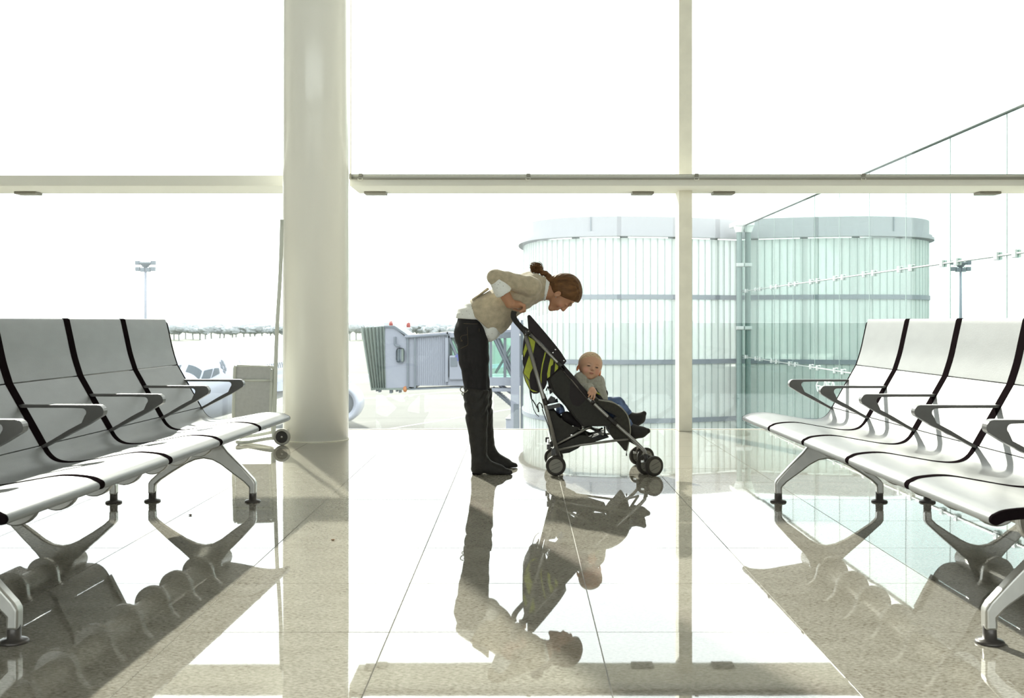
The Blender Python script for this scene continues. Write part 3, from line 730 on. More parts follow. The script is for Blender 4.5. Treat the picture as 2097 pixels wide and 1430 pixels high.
# ---- jeans
J = SDF(.03)
J.add(s_ell(W(967, 676), (.103, .172, .150))).add(s_ell(W(958, 684, -.075), (.080, .085, .085)), .03).add(s_ell(W(958, 684, .075), (.080, .085, .085)), .03)
for sg in (-1, 1):
    kn = legs[sg][0]
    mid = W(971, 735, sg*.095)
    J.add(s_cone(W(968, 690, sg*.085), mid, .098, .087), .02).add(s_cone(mid, kn, .087, .066), .02).add(s_cone(kn, kn+np.array((0, 0, -.06)), .064, .058), .01)
J.cut((.02, 0, 1), W(960, 647)).cut((0, 0, -1), W(960, 815))
fold = lambda a, fx, fz: (lambda g: a*np.sin(g[..., 0]*fx+g[..., 1]*37+3*np.sin(g[..., 2]*19))*np.sin(g[..., 2]*fz+g[..., 1]*23))
jeans = child('jeans', J, M['denim'], .0055, fold(.002, 60, 55))
# ---- boots
for sg in (-1, 1):
    kn, an, he, ba, to = legs[sg]
    S = SDF(.02)
    top = kn+np.array((.0, 0, .045))
    S.add(s_cone(top, kn+np.array((0, 0, -.03)), .079, .073)).add(s_cone(kn+np.array((0, 0, -.03)), kn*.62+an*.38+np.array((-.004, 0, 0)), .072, .064)).add(s_cone(kn*.62+an*.38+np.array((-.004, 0, 0)), an, .064, .046))
    S.add(s_cone(an, he+np.array((.004, 0, .012)), .046, .034), .02).add(s_cone(he+np.array((.012, 0, .016)), ba+np.array((0, 0, .014)), .034, .033), .02).add(s_cone(an+np.array((.022, 0, -.020)), ba+np.array((-.004, 0, .022)), .038, .026), .03).add(s_cone(ba+np.array((0, 0, .010)), to+np.array((.004, 0, .016)), .032, .021), .012)
    S.sub(s_cone(he*np.array((1, 1, 0))+np.array((.052, -.06, -.006)), he*np.array((1, 1, 0))+np.array((.052, .06, -.006)), .014, .014), .01)
    S.cut((0, 0, -1), (0, 0, .002)).cut((.12, 0, 1), top+np.array((0, 0, -.008)))
    wr_ = lambda g: .0035*np.sin(g[..., 2]*95+5*np.sin(g[..., 0]*28+g[..., 1]*22))*np.clip((g[..., 2]-.32)/.05, .25, 1)*np.clip((g[..., 2]-.05)/.04, 0, 1)
    bt = child('boot', S, M['suede'], .005, wr_)
    obj('heel', join(lathe([(.026, 0), (.028, .004), (.027, .012)], 'z', tuple(he*np.array((1, 1, 0))+np.array((.004, 0, 0))), 16)), M['gasket'], bt, True)
    if sg < 0:
        obj('boot_strap', join(tube(smoothline([W(951, 789, -.12), W(946, 792, -.13), W(945.5, 797, -.135), W(951, 801, -.14), W(957, 799, -.185), W(961, 795, -.19)], 4), .0035, 6), tube(smoothline([W(951, 801, -.12), W(948, 804, -.12), W(950, 808, -.12)], 4), .003, 6)), M['piping'], bt, True)
# ---- shirt: back tail and front tails, cuffs, collar
S1 = SDF(.03)
S1.add(s_ell(W(964, 650), (.110, .168, .090), frame(1, .12))).add(s_ell(W(985, 640), (.12, .15, .098), TA)).add(s_ell(W(1003, 664), (.085, .150, .075), frame(.75, -.65))).add(s_ell(W(1004, 682, -.05), (.052, .085, .055), frame(.4, -.9))).add(s_ell(W(1004, 682, .05), (.052, .085, .055), frame(.4, -.9)))
S1.cut((.62, 0, -.78), W(1011, 699)).cut((.9, 0, .42), W(1022, 665)).cut((-.93, 0, .2), W(936.5, 645))
def shirt_hem(g):
    """hem: level over the seat of the jeans, falling to the tails in front"""
    x = VX+g[..., 0]/DW*F; y = VY+(H-g[..., 2])/DW*F
    lim = np.interp(x, [930, 978, 984, 990, 997, 1003, 1030], [652, 655, 661, 673, 690, 712, 712])
    return y-lim
CU = []
for sg in (-1, 1):
    S3 = SDF(.01); CU.append(S3)
    sh, el, wr, pm = arms[sg]; t = lambda k: el*(1-k)+wr*k
    S3.add(s_cone(t(.10), t(.50), .047, .054), .004).sub(s_cone(t(.52), t(.8), .046, .050), .003)
    ax = (wr-el)/np.linalg.norm(wr-el)
S4 = SDF(.006); na, nb = W(1108, 589), W(1124, 597); S4.add(s_cone(na, nb, .067, .064)).sub(s_cone(W(1114, 592), W(1140, 604), .058, .062), .003).cut((1, 0, -.25), W(1124, 588)).cut((-1, 0, .2), W(1107, 590))
vf = [S1.mesh(.0045, lambda g: fold(.003, 70, 45)(g), hem=lambda g: shirt_hem(g)*PXM), ]
VV, FF, n = [], [], 0
for v, f in vf: VV.append(v); FF.append(f+n); n += len(v)
shirt, _ = npobj('shirt', (np.concatenate(VV), np.concatenate(FF)), M['dots'], person)
child('collar', S4, M['dots'], .004, None, shirt)
for S3 in CU: child('cuff', S3, M['dots'], .004, fold(.0007, 90, 70), shirt)
# ---- sweater
K = SDF(.03)
K.add(s_ell(W(1003, 645), (.155, .165, .134), TA)).add(s_ell(W(986, 651), (.150, .178, .132), TA), .02).add(s_ell(W(1012, 662), (.09, .13, .07), frame(60, 20)), .03).add(s_ell(W(1045, 612), (.165, .168, .112), TA), .04).add(s_ell(W(1080, 594), (.115, .165, .098), TA), .04).add(s_cone(W(1085, 588), W(1112, 591), .088, .072), .03)
for sg in (-1, 1):
    sh, el, wr, pm = arms[sg]
    K.add(s_cone(sh, el, .062, .046), .014).add(s_cone(sh*.3+el*.7, el, .051, .047), .008).add(s_cone(el, el*.86+wr*.14, .047, .046), .006)
K.cut((-.94, 0, -.33), W(969, 634)).cut((-.68, 0, -.73), W(979, 654)).cut((-.46, 0, -.89), W(1000, 672.5)).cut((1, 0, -.12), W(1116.5, 588))
for sg in (-1, 1):
    K.sub(s_cone(arms[sg][0]*.0+W(1040, 640, sg*.34), W(1040, 600, sg*.34), .01, .01), .004)
sweat = child('sweater', K, M['knit'], .005, lambda g: .0024*np.sin((g[..., 0]*.72-g[..., 2]*.9)*75+6*np.sin(g[..., 2]*13+g[..., 1]*9))*np.sin(g[..., 1]*24+g[..., 0]*16)+.0022*np.sin(g[..., 0]*110+g[..., 2]*30)*np.exp(-((g[..., 0]-W(1095, 0)[0])/.05)**2))
for a, b_ in (((962, 617), (1001, 586)),):                            # sweater back panel standing off the waist
    n0 = frame(38, 30)
    S = SDF(.006); S.add(s_box((W(966, 618)+W(1003, 588))/2, (.062, .11, .004), frame(37, 27), .003)); child('sweater_back_hem', S, M['knit'], .004, fold(.0015, 60, 50), sweat)
# ---- hair
A = SDF(.02)
A.add(s_ell(W(1157.5, 592), (.103, .0805, .098), HU)).add(s_cone(W(1140, 583), W(1124, 577), .060, .036), .03).add(s_ell(W(1166, 602), (.078, .076, .078), HU), .02)
def line_cut(S, x0, y0, x1, y1):
    d = np.array((x1-x0, -(y1-y0)), float); d /= np.linalg.norm(d); S.cut((d[1], 0, -d[0]), W(x0, y0))
line_cut(A, 1146, 607.5, 1186, 621.5); line_cut(A, 1118, 594, 1152, 609)
hair = child('hair', A, M['hair'], .004, lambda g: .0009*np.sin(g[..., 1]*260+14*np.sin(g[..., 0]*14))+.0006*np.sin(g[..., 1]*420+g[..., 2]*90))
T_ = SDF(.008)
for k in range(7):
    t = k/6; x = 1124-19*t; y = 566-12*t+2*math.sin(k*2)
    T_.add(s_ell(W(x, y, .006*math.sin(k*2.2)), (.019-.004*t, .019, .017-.003*t)))
child('ponytail', T_, M['hair'], .0035, lambda g: .0025*np.sin(g[..., 0]*330+g[..., 2]*280)*np.sin(g[..., 1]*200), hair)
T_ = SDF(.01)
for k in range(8): T_.add(s_ell(W(1098+5*math.cos(k*2.4), 550+4*math.sin(k*2.4), .012*math.sin(k*1.7)), (.013, .014, .012)))
child('bun', T_, M['hair'], .0035, lambda g: .0035*np.sin(g[..., 0]*300+g[..., 2]*160)*np.sin(g[..., 2]*280+g[..., 1]*190), hair)
rn = random.Random(5); strands = []
for k in range(130):
    c = W(1098+rn.uniform(-6, 7), 549.5+rn.uniform(-6, 5), rn.uniform(-.025, .025)); r = rn.uniform(.008, .021); a0 = rn.uniform(0, 6.28); tw = rn.uniform(-.6, .6); sp_ = rn.uniform(3.0, 5.6)
    pts = []
    for i in range(12):
        t = a0+sp_*i/11; q = r*(1+.35*i/11)
        pts.append(c+np.array((q*math.cos(t), q*.6*math.sin(t*1.3+tw), q*math.sin(t)*.95)))
    strands.append(tube(pts, [.0016]*9+[.0013, .001, .0006], 5))
strands.append(tube([W(1094, 545), W(1095, 540), W(1096.5, 536)], [.002, .0015, .0006], 5))
obj('curls', join(*strands), M['hair'], hair, True)
obj('earring', lathe([(0, -.004), (.003, -.002), (.003, .002), (0, .004)], 'z', tuple(W(1137.3, 609.6, -.078)), 8), M['chrome'], person, True)
# ---- jeans stitching laid on the cloth
from mathutils.bvhtree import BVHTree
def lay(o, pxs, off=.0012):
    me = o.data; loc = rootloc(o) if o.parent else o.location
    bv = BVHTree.FromPolygons([v.co+Vector(loc) for v in me.vertices], [p.vertices[:] for p in me.polygons]); out = []
    for x, y in pxs:
        d = P(x, y, 1.0)-Vector((0, 0, H)); h = bv.ray_cast(Vector((0, 0, H)), d.normalized())
        if h[0] is not None: out.append(h[0]-d.normalized()*off)
    return out
def cw(x, y): return (880+x/4.767, 520+y/4.767)
for line in ([(365, 715), (370, 800), (372, 885), (340, 905), (302, 925)], [(298, 850), (318, 852), (302, 830), (306, 808), (330, 796), (370, 790)], [(330, 680), (400, 684), (470, 684)], [(482, 730), (484, 760)]):
    pts = lay(jeans, smoothline([cw(*q) for q in line], 4))
    if len(pts) > 1: obj('stitching', tube(pts, .0011, 5), M['stitch'], jeans, True)
# ================================================================ the boy in the stroller
DB = 6.87
def Y_(x, y, dd=0): q = P(x, y, DB); return np.array((q.x, DB+dd, q.z))
def cb(x, y, dd=0): return Y_(1170+x/7.728, 715+y/7.728, dd)
# head axes: right = image right, rolled 13 degrees clockwise; face looks at the camera and slightly up-left
ro, ti, yw = math.radians(13), math.radians(6), math.radians(9)
Rr = np.array(Matrix.Rotation(yw, 3, 'Z') @ Matrix.Identity(3))
Rx = np.array((Matrix.Rotation(ro, 3, 'Y') @ Matrix.Rotation(yw, 3, 'Z') @ Matrix.Rotation(-ti, 3, 'X')))   # columns: right, back, up
hc = cb(300, 262, .0)
def hp(r, b, u): return hc+Rx@np.array((r, b, u))
N = SDF(.015)
N.add(s_ell(hc, (.070, .080, .074), Rx)).add(s_ell(hp(0, .012, .010), (.072, .078, .070), Rx)).add(s_ell(hp(0, -.022, -.042), (.047, .046, .042), Rx), .02)
N.add(s_ell(hp(0, -.045, -.072), (.020, .018, .014), Rx), .015)                                 # chin
for s_ in (-1, 1):
    N.add(s_ell(hp(s_*.030, -.046, -.040), (.025, .022, .024), Rx), .015)                       # cheek
    N.sub(s_ell(hp(s_*.026, -.084, -.006), (.016, .010, .009), Rx), .012)                       # socket
    N.add(s_ell(hp(s_*.026, -.068, -.008), (.012, .009, .008), Rx), .003)                       # eye and lid
    N.add(s_ell(hp(s_*.073, .010, -.032), (.007, .014, .019), Rx), .004).sub(s_ell(hp(s_*.082, .004, -.030), (.006, .010, .013), Rx), .003)
N.add(s_cone(hp(0, -.072, -.006), hp(0, -.083, -.026), .006, .008), .008).add(s_ell(hp(0, -.079, -.028), (.0125, .007, .006), Rx), .004)
N.add(s_ell(hp(0, -.070, -.047), (.016, .007, .0045), Rx), .004).add(s_ell(hp(0, -.068, -.054), (.013, .007, .0045), Rx), .004)
# trunk, limbs
neck, ch_, pel = cb(330, 480, .03), cb(300, 640, .05), cb(380, 880, .04)
N.add(s_cone(hp(0, 0, -.05), cb(310, 520, .045), .036, .04), .015).add(s_cone(cb(290, 580, .05), pel, .070, .075), .03)
sh1, el1, wr1 = cb(130, 480, -.05), cb(120, 620, -.10), cb(255, 590, -.185)
sh2, el2, wr2 = cb(420, 560, .11), cb(480, 660, .13), cb(500, 705, .08)
N.add(s_cone(sh1, el1, .032, .028), .02).add(s_cone(el1, wr1, .027, .021), .012)
N.add(s_cone(sh2, el2, .032, .027), .02).add(s_cone(el2, wr2, .026, .022), .012).add(s_ell(wr2+np.array((.004, -.012, -.008)), (.018, .02, .014)), .01)
hand = cb(290, 620, -.205); N.add(s_cone(wr1, hand, .020, .021), .01).add(s_ell(hand+np.array((.004, 0, -.004)), (.020, .014, .021), frame(.5, -.9)), .006)
for k, (a, b_, c_) in enumerate((((268, 615), (236, 650), (230, 672)), ((280, 635), (250, 695), (238, 720)), ((305, 645), (284, 725), (270, 752)), ((338, 650), (326, 730), (310, 764)))):
    N.add(s_cone(cb(*a, -.212), cb(*b_, -.224), .0072, .0060), .0015).add(s_cone(cb(*b_, -.224), cb(*c_, -.214), .0060, .0050), .001)
N.add(s_cone(cb(330, 610, -.195), cb(360, 660, -.205), .008, .0065), .003)
k1, a1 = cb(720, 985, -.03), cb(900, 1230, -.06); k2, a2 = cb(745, 880, .075), cb(960, 1130, .06)
for kn, an, dd in ((k1, a1, -.04), (k2, a2, .07)):
    N.add(s_cone(cb(400, 930 if dd < 0 else 900, dd), kn, .042, .034), .02).add(s_cone(kn, an, .033, .023), .012)
N.add(s_cone(a1, cb(1170, 1275, -.06), .020, .013), .01).add(s_cone(a2, cb(1150, 1060, .06), .020, .013), .01)
base_b = (pel[0], DB, pel[2]-.08)
boy, Vb = npobj('person', N.mesh(.0038), M['skin'], None, relax=1, loc=base_b)
tag(boy, 'small fair-haired boy in grey top and jeans lying back in the stroller', 'person')
colr = np.tile(np.array((.58, .33, .215)), (len(Vb), 1)); Vw = Vb
paint(hp(0, -.076, -.0505), (.015, .014, .0055), (.42, .14, .11), .75, Rx)
paint(hp(0, -.078, -.0505), (.0165, .014, .0018), (.20, .07, .06), .8, Rx)
for s_ in (-1, 1):
    paint(hp(s_*.026, -.078, -.009), (.0125, .014, .0038), (.05, .03, .025), 1.0, Rx)
    paint(hp(s_*.027, -.078, .008), (.014, .014, .0028), (.36, .20, .12), .6, Rx)
    paint(hp(s_*.037, -.062, -.036), (.020, .02, .018), (.66, .28, .20), .5, Rx)
    paint(hp(s_*.076, .008, -.030), (.014, .02, .026), (.80, .26, .10), .8, Rx)  # orange glow of light through the ears, painted into the skin colour
    paint(hp(s_*.0055, -.088, -.034), (.0035, .006, .0025), (.22, .09, .07), .7, Rx)
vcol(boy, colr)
def bchild(name, sdf, m, res=.004, disp=None, parent=None):
    o, v = npobj(name, sdf.mesh(res, disp), m, parent or boy); return o
# hair cap
A = SDF(.012)
A.add(s_ell(hp(0, .010, .012), (.0745, .0815, .0745), Rx))
A.cut(Rx@np.array((0, -.55, -.83)), hp(0, -.066, .046)).cut(Rx@np.array((0, -.80, -.50)), hp(0, -.062, .050))
M['fair'] = mat('fair downy hair', (.56, .38, .22), .6, var=.25, scale=60, bump=.35, bscale=140)
bchild('hair', A, M['fair'], .0036, lambda g: .0012*np.sin(g[..., 0]*300+g[..., 2]*200)*np.sin(g[..., 1]*260))
M['greyknit'] = mat('grey marl jersey', (.33, .32, .265), .95, var=.12, scale=60, bump=.25, bscale=240, sheen=.2)
S = SDF(.02)
S.add(s_cone(cb(300, 560, .05), cb(370, 800, .045), .083, .085)).add(s_cone(cb(170, 500, .0), cb(410, 560, .085), .056, .056), .03).add(s_cone(cb(300, 490, .04), cb(320, 540, .045), .052, .06), .02)
S.add(s_cone(sh1, el1, .043, .037), .025).add(s_cone(el1, wr1, .036, .029), .012).add(s_cone(sh2, el2, .043, .036), .02).add(s_cone(el2, wr2, .035, .031), .012)
S.cut((Rx@np.array((0, 0, 1))), hp(0, 0, -.072)) if False else None
ax = (wr1-el1)/np.linalg.norm(wr1-el1)
bchild('jersey', S, M['greyknit'], .0042, lambda g: .0022*np.sin(g[..., 0]*120+g[..., 2]*70+4*np.sin(g[..., 1]*40))*np.sin(g[..., 2]*90))
S = SDF(.02); S.add(s_cone(wr2-np.array((.010, 0, -.006)), wr2+np.array((.006, -.004, -.006)), .0325, .0325), .003); bchild('cuff', S, M['fabdark'], .004)
M['bjeans'] = mat('faded blue denim', (.10, .15, .28), .85, var=.45, scale=26, bump=.25, bscale=300)
S = SDF(.015)
for kn, an, dd in ((k1, a1, -.04), (k2, a2, .07)):
    S.add(s_cone(cb(400, 930 if dd < 0 else 900, dd), kn, .050, .042), .02).add(s_cone(kn, kn*.12+an*.88, .042, .034), .012)
bchild('jeans', S, M['bjeans'], .0045, lambda g: .0025*np.sin(g[..., 0]*90-g[..., 2]*60)*np.sin(g[..., 2]*80+g[..., 1]*60))
M['shoe'] = mat('black suede shoe', (.012, .010, .009), .7, var=.2, scale=60)
for pts in (((955, 1110, .06), (1010, 1170, .06), (1100, 1110, .06), (1165, 1035, .06)), ((950, 1270, -.06), (975, 1320, -.06), (1090, 1300, -.06), (1190, 1282, -.06))):
    c = [cb(*q) for q in pts]; S = SDF(.02)
    S.add(s_cone(c[0], c[1], .036, .032)).add(s_cone(c[1], c[2], .032, .030)).add(s_cone(c[2], c[3], .030, .017)).add(s_cone(c[0], c[2], .032, .026))
    sh = bchild('shoe', S, M['shoe'], .004)
    d_ = (c[3]-c[1]); d_ /= np.linalg.norm(d_); dn = np.array((d_[2], 0, -d_[0]))
    L_ = [tube([c[0]*(1-t)+c[2]*t-dn*.030+np.array((0, s*.016, 0)), c[0]*(1-t)+c[2]*t-dn*.036, c[0]*(1-t)+c[2]*t-dn*.030-np.array((0, s*.016, 0))], .002, 5) for t in (.3, .5, .7) for s in (1,)]
    L_.append(tube(smoothline([c[0]-dn*.034, c[0]-dn*.048-d_*.012, c[0]-dn*.040-d_*.02], 4), .0018, 5))
    obj('laces', join(*L_), M['plastic'], sh, True)
S = SDF(.01); S.add(s_cone(cb(370, 640, -.03), cb(400, 700, -.05), .012, .012)).add(s_cone(cb(400, 700, -.05), cb(470, 790, -.04), .011, .010))
o, _ = npobj('harness', S.mesh(.004), M['fab'], st)
obj('harness_webbing', tube([cb(362, 640, -.05), cb(400, 690, -.065), cb(440, 715, -.05)], .005, 6), M['lime'], o, True)
# ================================================================ outside: apron, aircraft, jet bridge, terminal annex
GZ = -5.8
M['concrete'] = mat('apron concrete', (.165, .165, .155), .95, spec=.1, var=.08, scale=.25)
M['joint'] = mat('apron joint', (.11, .11, .105), .9)
M['line'] = mat('apron paint', (.4, .4, .38), .8)
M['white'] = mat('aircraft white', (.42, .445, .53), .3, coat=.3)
M['bridge'] = mat('pale lavender steel', (.27, .285, .345), .5)
M['bridge_d'] = mat('blue grey steel', (.15, .17, .20), .5)
M['bellows'] = mat('grey green bellows', (.20, .235, .22), .8)
M['darkgl'] = mat('dark glazing', (.07, .09, .11), .1)
M['teal'] = glassmat('pale green glazing', (.72, .86, .82))
M['red'] = mat('red lamp', (.30, .06, .05), .4); M['orange'] = mat('orange lamp', (.4, .15, .05), .4)
M['pine'] = mat('hazy pine foliage', (.34, .36, .38), .9, var=.12, scale=.4)  # distance haze put into the pale foliage colour
M['bark'] = mat('hazy pine bark', (.31, .32, .33), .9)  # bark paled the same way, haze mixed into its colour
M['grassm'] = mat('dry airfield grass', (.17, .18, .145), .95, var=.1, scale=.02)
ap = thing('ground', (0, 150, GZ), kind='structure')
obj('apron', box((-900, 9.9, GZ-.5), (900, 330, GZ)), M['concrete'], ap)
obj('airfield', box((-1500, 330, GZ-.5), (1500, 1400, GZ-.02)), M['grassm'], ap)
for yy in (62, 78, 96, 120, 150, 200, 260): obj('expansion_joint', box((-200, yy-.04, GZ), (200, yy+.04, GZ+.004)), M['joint'], ap)
for a, b in (((-40, 62), (10, 130)), ((-14, 58), (6, 100)), ((-60, 150), (60, 158)), ((-60, 240), (80, 246))):
    d = Vector((b[0]-a[0], b[1]-a[1], 0)).normalized(); n = Vector((-d.y, d.x, 0))*.12
    A_, B_ = Vector((*a, GZ+.006)), Vector((*b, GZ+.006))
    obj('ground_marking', ([A_-n, B_-n, B_+n, A_+n], [(0, 1, 2, 3)]), M['line'], ap)
# umbrella pines along the far side of the field
rn = random.Random(11)
def pine(x, y, h, r, lab):
    t = thing('pine_tree', (x, y, GZ), lab, 'tree', 'pines beyond the airfield')
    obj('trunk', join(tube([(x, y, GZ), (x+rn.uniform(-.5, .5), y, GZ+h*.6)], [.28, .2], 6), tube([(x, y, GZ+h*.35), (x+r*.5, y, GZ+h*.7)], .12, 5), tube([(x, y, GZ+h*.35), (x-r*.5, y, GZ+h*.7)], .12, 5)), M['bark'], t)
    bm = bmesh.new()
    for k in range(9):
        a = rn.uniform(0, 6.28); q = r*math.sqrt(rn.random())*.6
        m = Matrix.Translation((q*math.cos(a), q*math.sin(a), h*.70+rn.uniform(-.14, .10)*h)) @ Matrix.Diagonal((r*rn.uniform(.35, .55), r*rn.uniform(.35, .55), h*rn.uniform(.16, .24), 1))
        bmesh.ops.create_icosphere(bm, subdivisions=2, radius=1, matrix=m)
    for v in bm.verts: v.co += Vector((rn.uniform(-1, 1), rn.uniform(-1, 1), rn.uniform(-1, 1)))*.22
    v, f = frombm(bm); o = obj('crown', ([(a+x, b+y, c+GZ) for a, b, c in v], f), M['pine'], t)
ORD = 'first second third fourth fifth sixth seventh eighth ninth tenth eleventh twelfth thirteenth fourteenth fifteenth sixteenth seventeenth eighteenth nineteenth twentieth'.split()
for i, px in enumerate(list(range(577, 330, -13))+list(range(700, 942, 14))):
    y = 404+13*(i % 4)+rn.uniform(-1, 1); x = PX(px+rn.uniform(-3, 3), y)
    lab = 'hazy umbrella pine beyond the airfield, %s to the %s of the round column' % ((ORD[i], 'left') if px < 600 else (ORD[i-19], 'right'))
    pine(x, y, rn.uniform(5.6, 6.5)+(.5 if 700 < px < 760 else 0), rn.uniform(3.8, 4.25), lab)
# light masts
def mast(x, y, ztop, lab):
    t = thing('light_mast', (x, y, GZ), lab, 'light mast')
    obj('pole', tube([(x, y, GZ), (x, y, ztop-.6)], [.34, .2], 10), M['bridge'], t, True)
    obj('crown_ring', lathe([(.2, ztop-1.2), (1.15, ztop-.35), (1.15, ztop-.1), (.2, ztop)], 'z', (x, y, 0), 14), M['bridge_d'], t)
    for dx, dz in ((-1.45, -.2), (1.45, -.2), (-1.4, -1.35), (1.4, -1.35), (-.5, -1.5), (.5, -1.5)):
        L = obj('floodlight', box((x+dx-.42, y-.4, ztop+dz-.38), (x+dx+.42, y+.4, ztop+dz+.38), .1), M['bridge_d'], t)
        obj('bracket', tube([(x, y, ztop-.7), (x+dx, y, ztop+dz)], .07, 6), M['bridge_d'], L)
mast(PX(298, 205), 205, PZ(536, 205), 'tall floodlight mast standing on the apron above the grey bench')
# ---------------------------------------------------------------- aircraft, nose towards the hall
AX, AY, AZc, AR = -16.0, 51.5, -2.0, 1.98
stn = [(0, .02, -.55), (.12, .30, -.54), (.4, .58, -.50), (.9, .90, -.42), (1.6, 1.22, -.31), (2.3, 1.48, -.20), (3.1, 1.70, -.11), (4.2, 1.88, -.03), (5.6, 1.97, 0), (7, AR, 0), (22, AR, 0), (27, 1.85, .1), (33, 1.1, .6), (37, .35, 1.1)]
def fus(s, th, off=0):
    ss = [q[0] for q in stn]; r = np.interp(s, ss, [q[1] for q in stn])+off; z = np.interp(s, ss, [q[2] for q in stn])
    return (AX+r*math.cos(th), AY+s, AZc+z+r*math.sin(th)*1.03)
pl = thing('airliner', (AX, AY+15, GZ), 'white airliner parked on the apron with its nose towards the hall', 'aircraft')
NR = 40; sl = list(np.concatenate([np.linspace(0, 1, 8)**1.6*1.2, np.linspace(1.4, 7, 14), np.linspace(8, 37, 24)]))
V = [fus(s, 2*math.pi*k/NR) for s in sl for k in range(NR)]
Fc = [(i*NR+k, (i+1)*NR+k, (i+1)*NR+(k+1) % NR, i*NR+(k+1) % NR) for i in range(len(sl)-1) for k in range(NR)]
Fc.append(tuple(range(NR))); Fc.append(tuple((len(sl)-1)*NR+k for k in range(NR))[::-1])
fz = obj('fuselage', (V, Fc), M['white'], pl, True)
def patch(name, corners, m, off=.02, n=4, par=None):
    """patch on the fuselage skin; corners (s, angle) in order"""
    V, Fc = [], []
    (a, b, c, d) = corners
    for i in range(n+1):
        for j in range(n+1):
            u, v = i/n, j/n
            s = (a[0]*(1-u)+b[0]*u)*(1-v)+(d[0]*(1-u)+c[0]*u)*v; t = (a[1]*(1-u)+b[1]*u)*(1-v)+(d[1]*(1-u)+c[1]*u)*v
            V.append(fus(s, math.radians(t), off))
    for i in range(n):
        for j in range(n): q = i*(n+1)+j; Fc.append((q, q+1, q+n+2, q+n+1))
    return obj(name, (V, Fc), m, par or fz)
for mir in (0, 1):
    g = (lambda t: 180-t) if mir else (lambda t: t)
    for cr in (((1.02, 80), (1.5, 82), (1.52, 48), (1.05, 36)), ((1.12, 33), (1.62, 45), (2.15, 37), (1.66, 24)), ((1.74, 23.5), (2.24, 36), (2.55, 32), (2.40, 23))):
        patch('cockpit_window', [(s, g(t)) for s, t in cr], M['darkgl'])
    for k in range(26): patch('cabin_window', [(7.6+k*.53, g(16)), (7.85+k*.53, g(16)), (7.85+k*.53, g(7)), (7.6+k*.53, g(7))], M['bridge_d'], .012, 1)
    patch('door_seam', [(5.0, g(30)), (5.05, g(30)), (5.05, g(-18)), (5.0, g(-18))], M['bridge'], .012); patch('door_seam', [(5.85, g(30)), (5.9, g(30)), (5.9, g(-18)), (5.85, g(-18))], M['bridge'], .012)
for k, (ds, dt) in enumerate(((0, 8), (.18, 3), (-.14, 1), (.1, -5), (-.1, -9), (.25, 10))):
    patch('livery_mark', [(2.95+ds*.8-.10, 30+dt*.8), (2.95+ds*.8, 30+dt*.8+4.5), (2.95+ds*.8+.10, 30+dt*.8), (2.95+ds*.8, 30+dt*.8-4.5)], M['bridge_d'], .015, 2)
obj('antenna', prism([(AY+5.2, AZc+1.9), (AY+5.45, AZc+1.9), (AY+5.42, AZc+2.35), (AY+5.36, AZc+2.35)], AX-.015, AX+.015, 'x'), M['white'], pl)
for s_ in (-1, 1):
    X = lambda d: AX+s_*d
    obj('wing', ([(X(1.7), AY+12.5, AZc-1.1), (X(17), AY+21, AZc+.2), (X(17), AY+22.6, AZc+.2), (X(6.3), AY+18.6, AZc-.7), (X(1.7), AY+18.6, AZc-1.1), (X(1.7), AY+13, AZc-.6), (X(17), AY+21.3, AZc+.38), (X(6.3), AY+18.3, AZc-.35), (X(1.7), AY+18.3, AZc-.6)], [(0, 1, 2, 3, 4), (5, 8, 7, 6), (0, 5, 6, 1), (1, 6, 2), (2, 6, 7, 3), (3, 7, 8, 4), (0, 4, 8, 5)]), M['white'], pl)
    ec = (X(5.75), AY+11.6, AZc-1.72)
    en = obj('engine', lathe([(.70, .35), (.86, .04), (.98, 0), (1.08, .12), (1.15, .7), (1.12, 2.0), (.85, 3.3), (.55, 4.3), (.3, 4.6)], 'y', ec, 30), M['white'], pl, True)
    obj('engine_intake', lathe([(.0, .25), (.22, .55), (.84, .6), (.84, .3)], 'y', ec, 30), M['bridge_d'], en, True)
    obj('pylon', prism([(AY+12.6, AZc-.7), (AY+15.6, AZc-.55), (AY+15.6, AZc-1.0), (AY+13, AZc-.9)], ec[0]-.12, ec[0]+.12, 'x'), M['white'], pl)
obj('tail_fin', prism([(AY+30, AZc+1.4), (AY+35.5, AZc+7.6), (AY+37.4, AZc+7.6), (AY+36.4, AZc+1.2)], AX-.12, AX+.12, 'x'), M['white'], pl)
for (dx, dy) in ((0, 5.2), (-3.8, 17.5), (3.8, 17.5)):
    g = obj('landing_gear', tube([(AX+dx, AY+dy, AZc-1.5), (AX+dx, AY+dy, GZ+.5)], .12, 8), M['bridge_d'], pl, True)
    for s_ in (-.3, .3): obj('wheel', lathe([(.2, -.14), (.5, -.14), (.55, 0), (.5, .14), (.2, .14)], 'x', (AX+dx+s_, AY+dy, GZ+.55), 18), M['tyre'], g, True)
# ---------------------------------------------------------------- jet bridge
JD = 48.0; JB = JD+3.0
def J2(x, y): return (PX(x, JD), PZ(y, JD))
jb = thing('jet_bridge', (PX(900, JD), JD+1.5, GZ), 'pale grey jet bridge with ribbed bellows head reaching towards the aircraft', 'jet bridge')
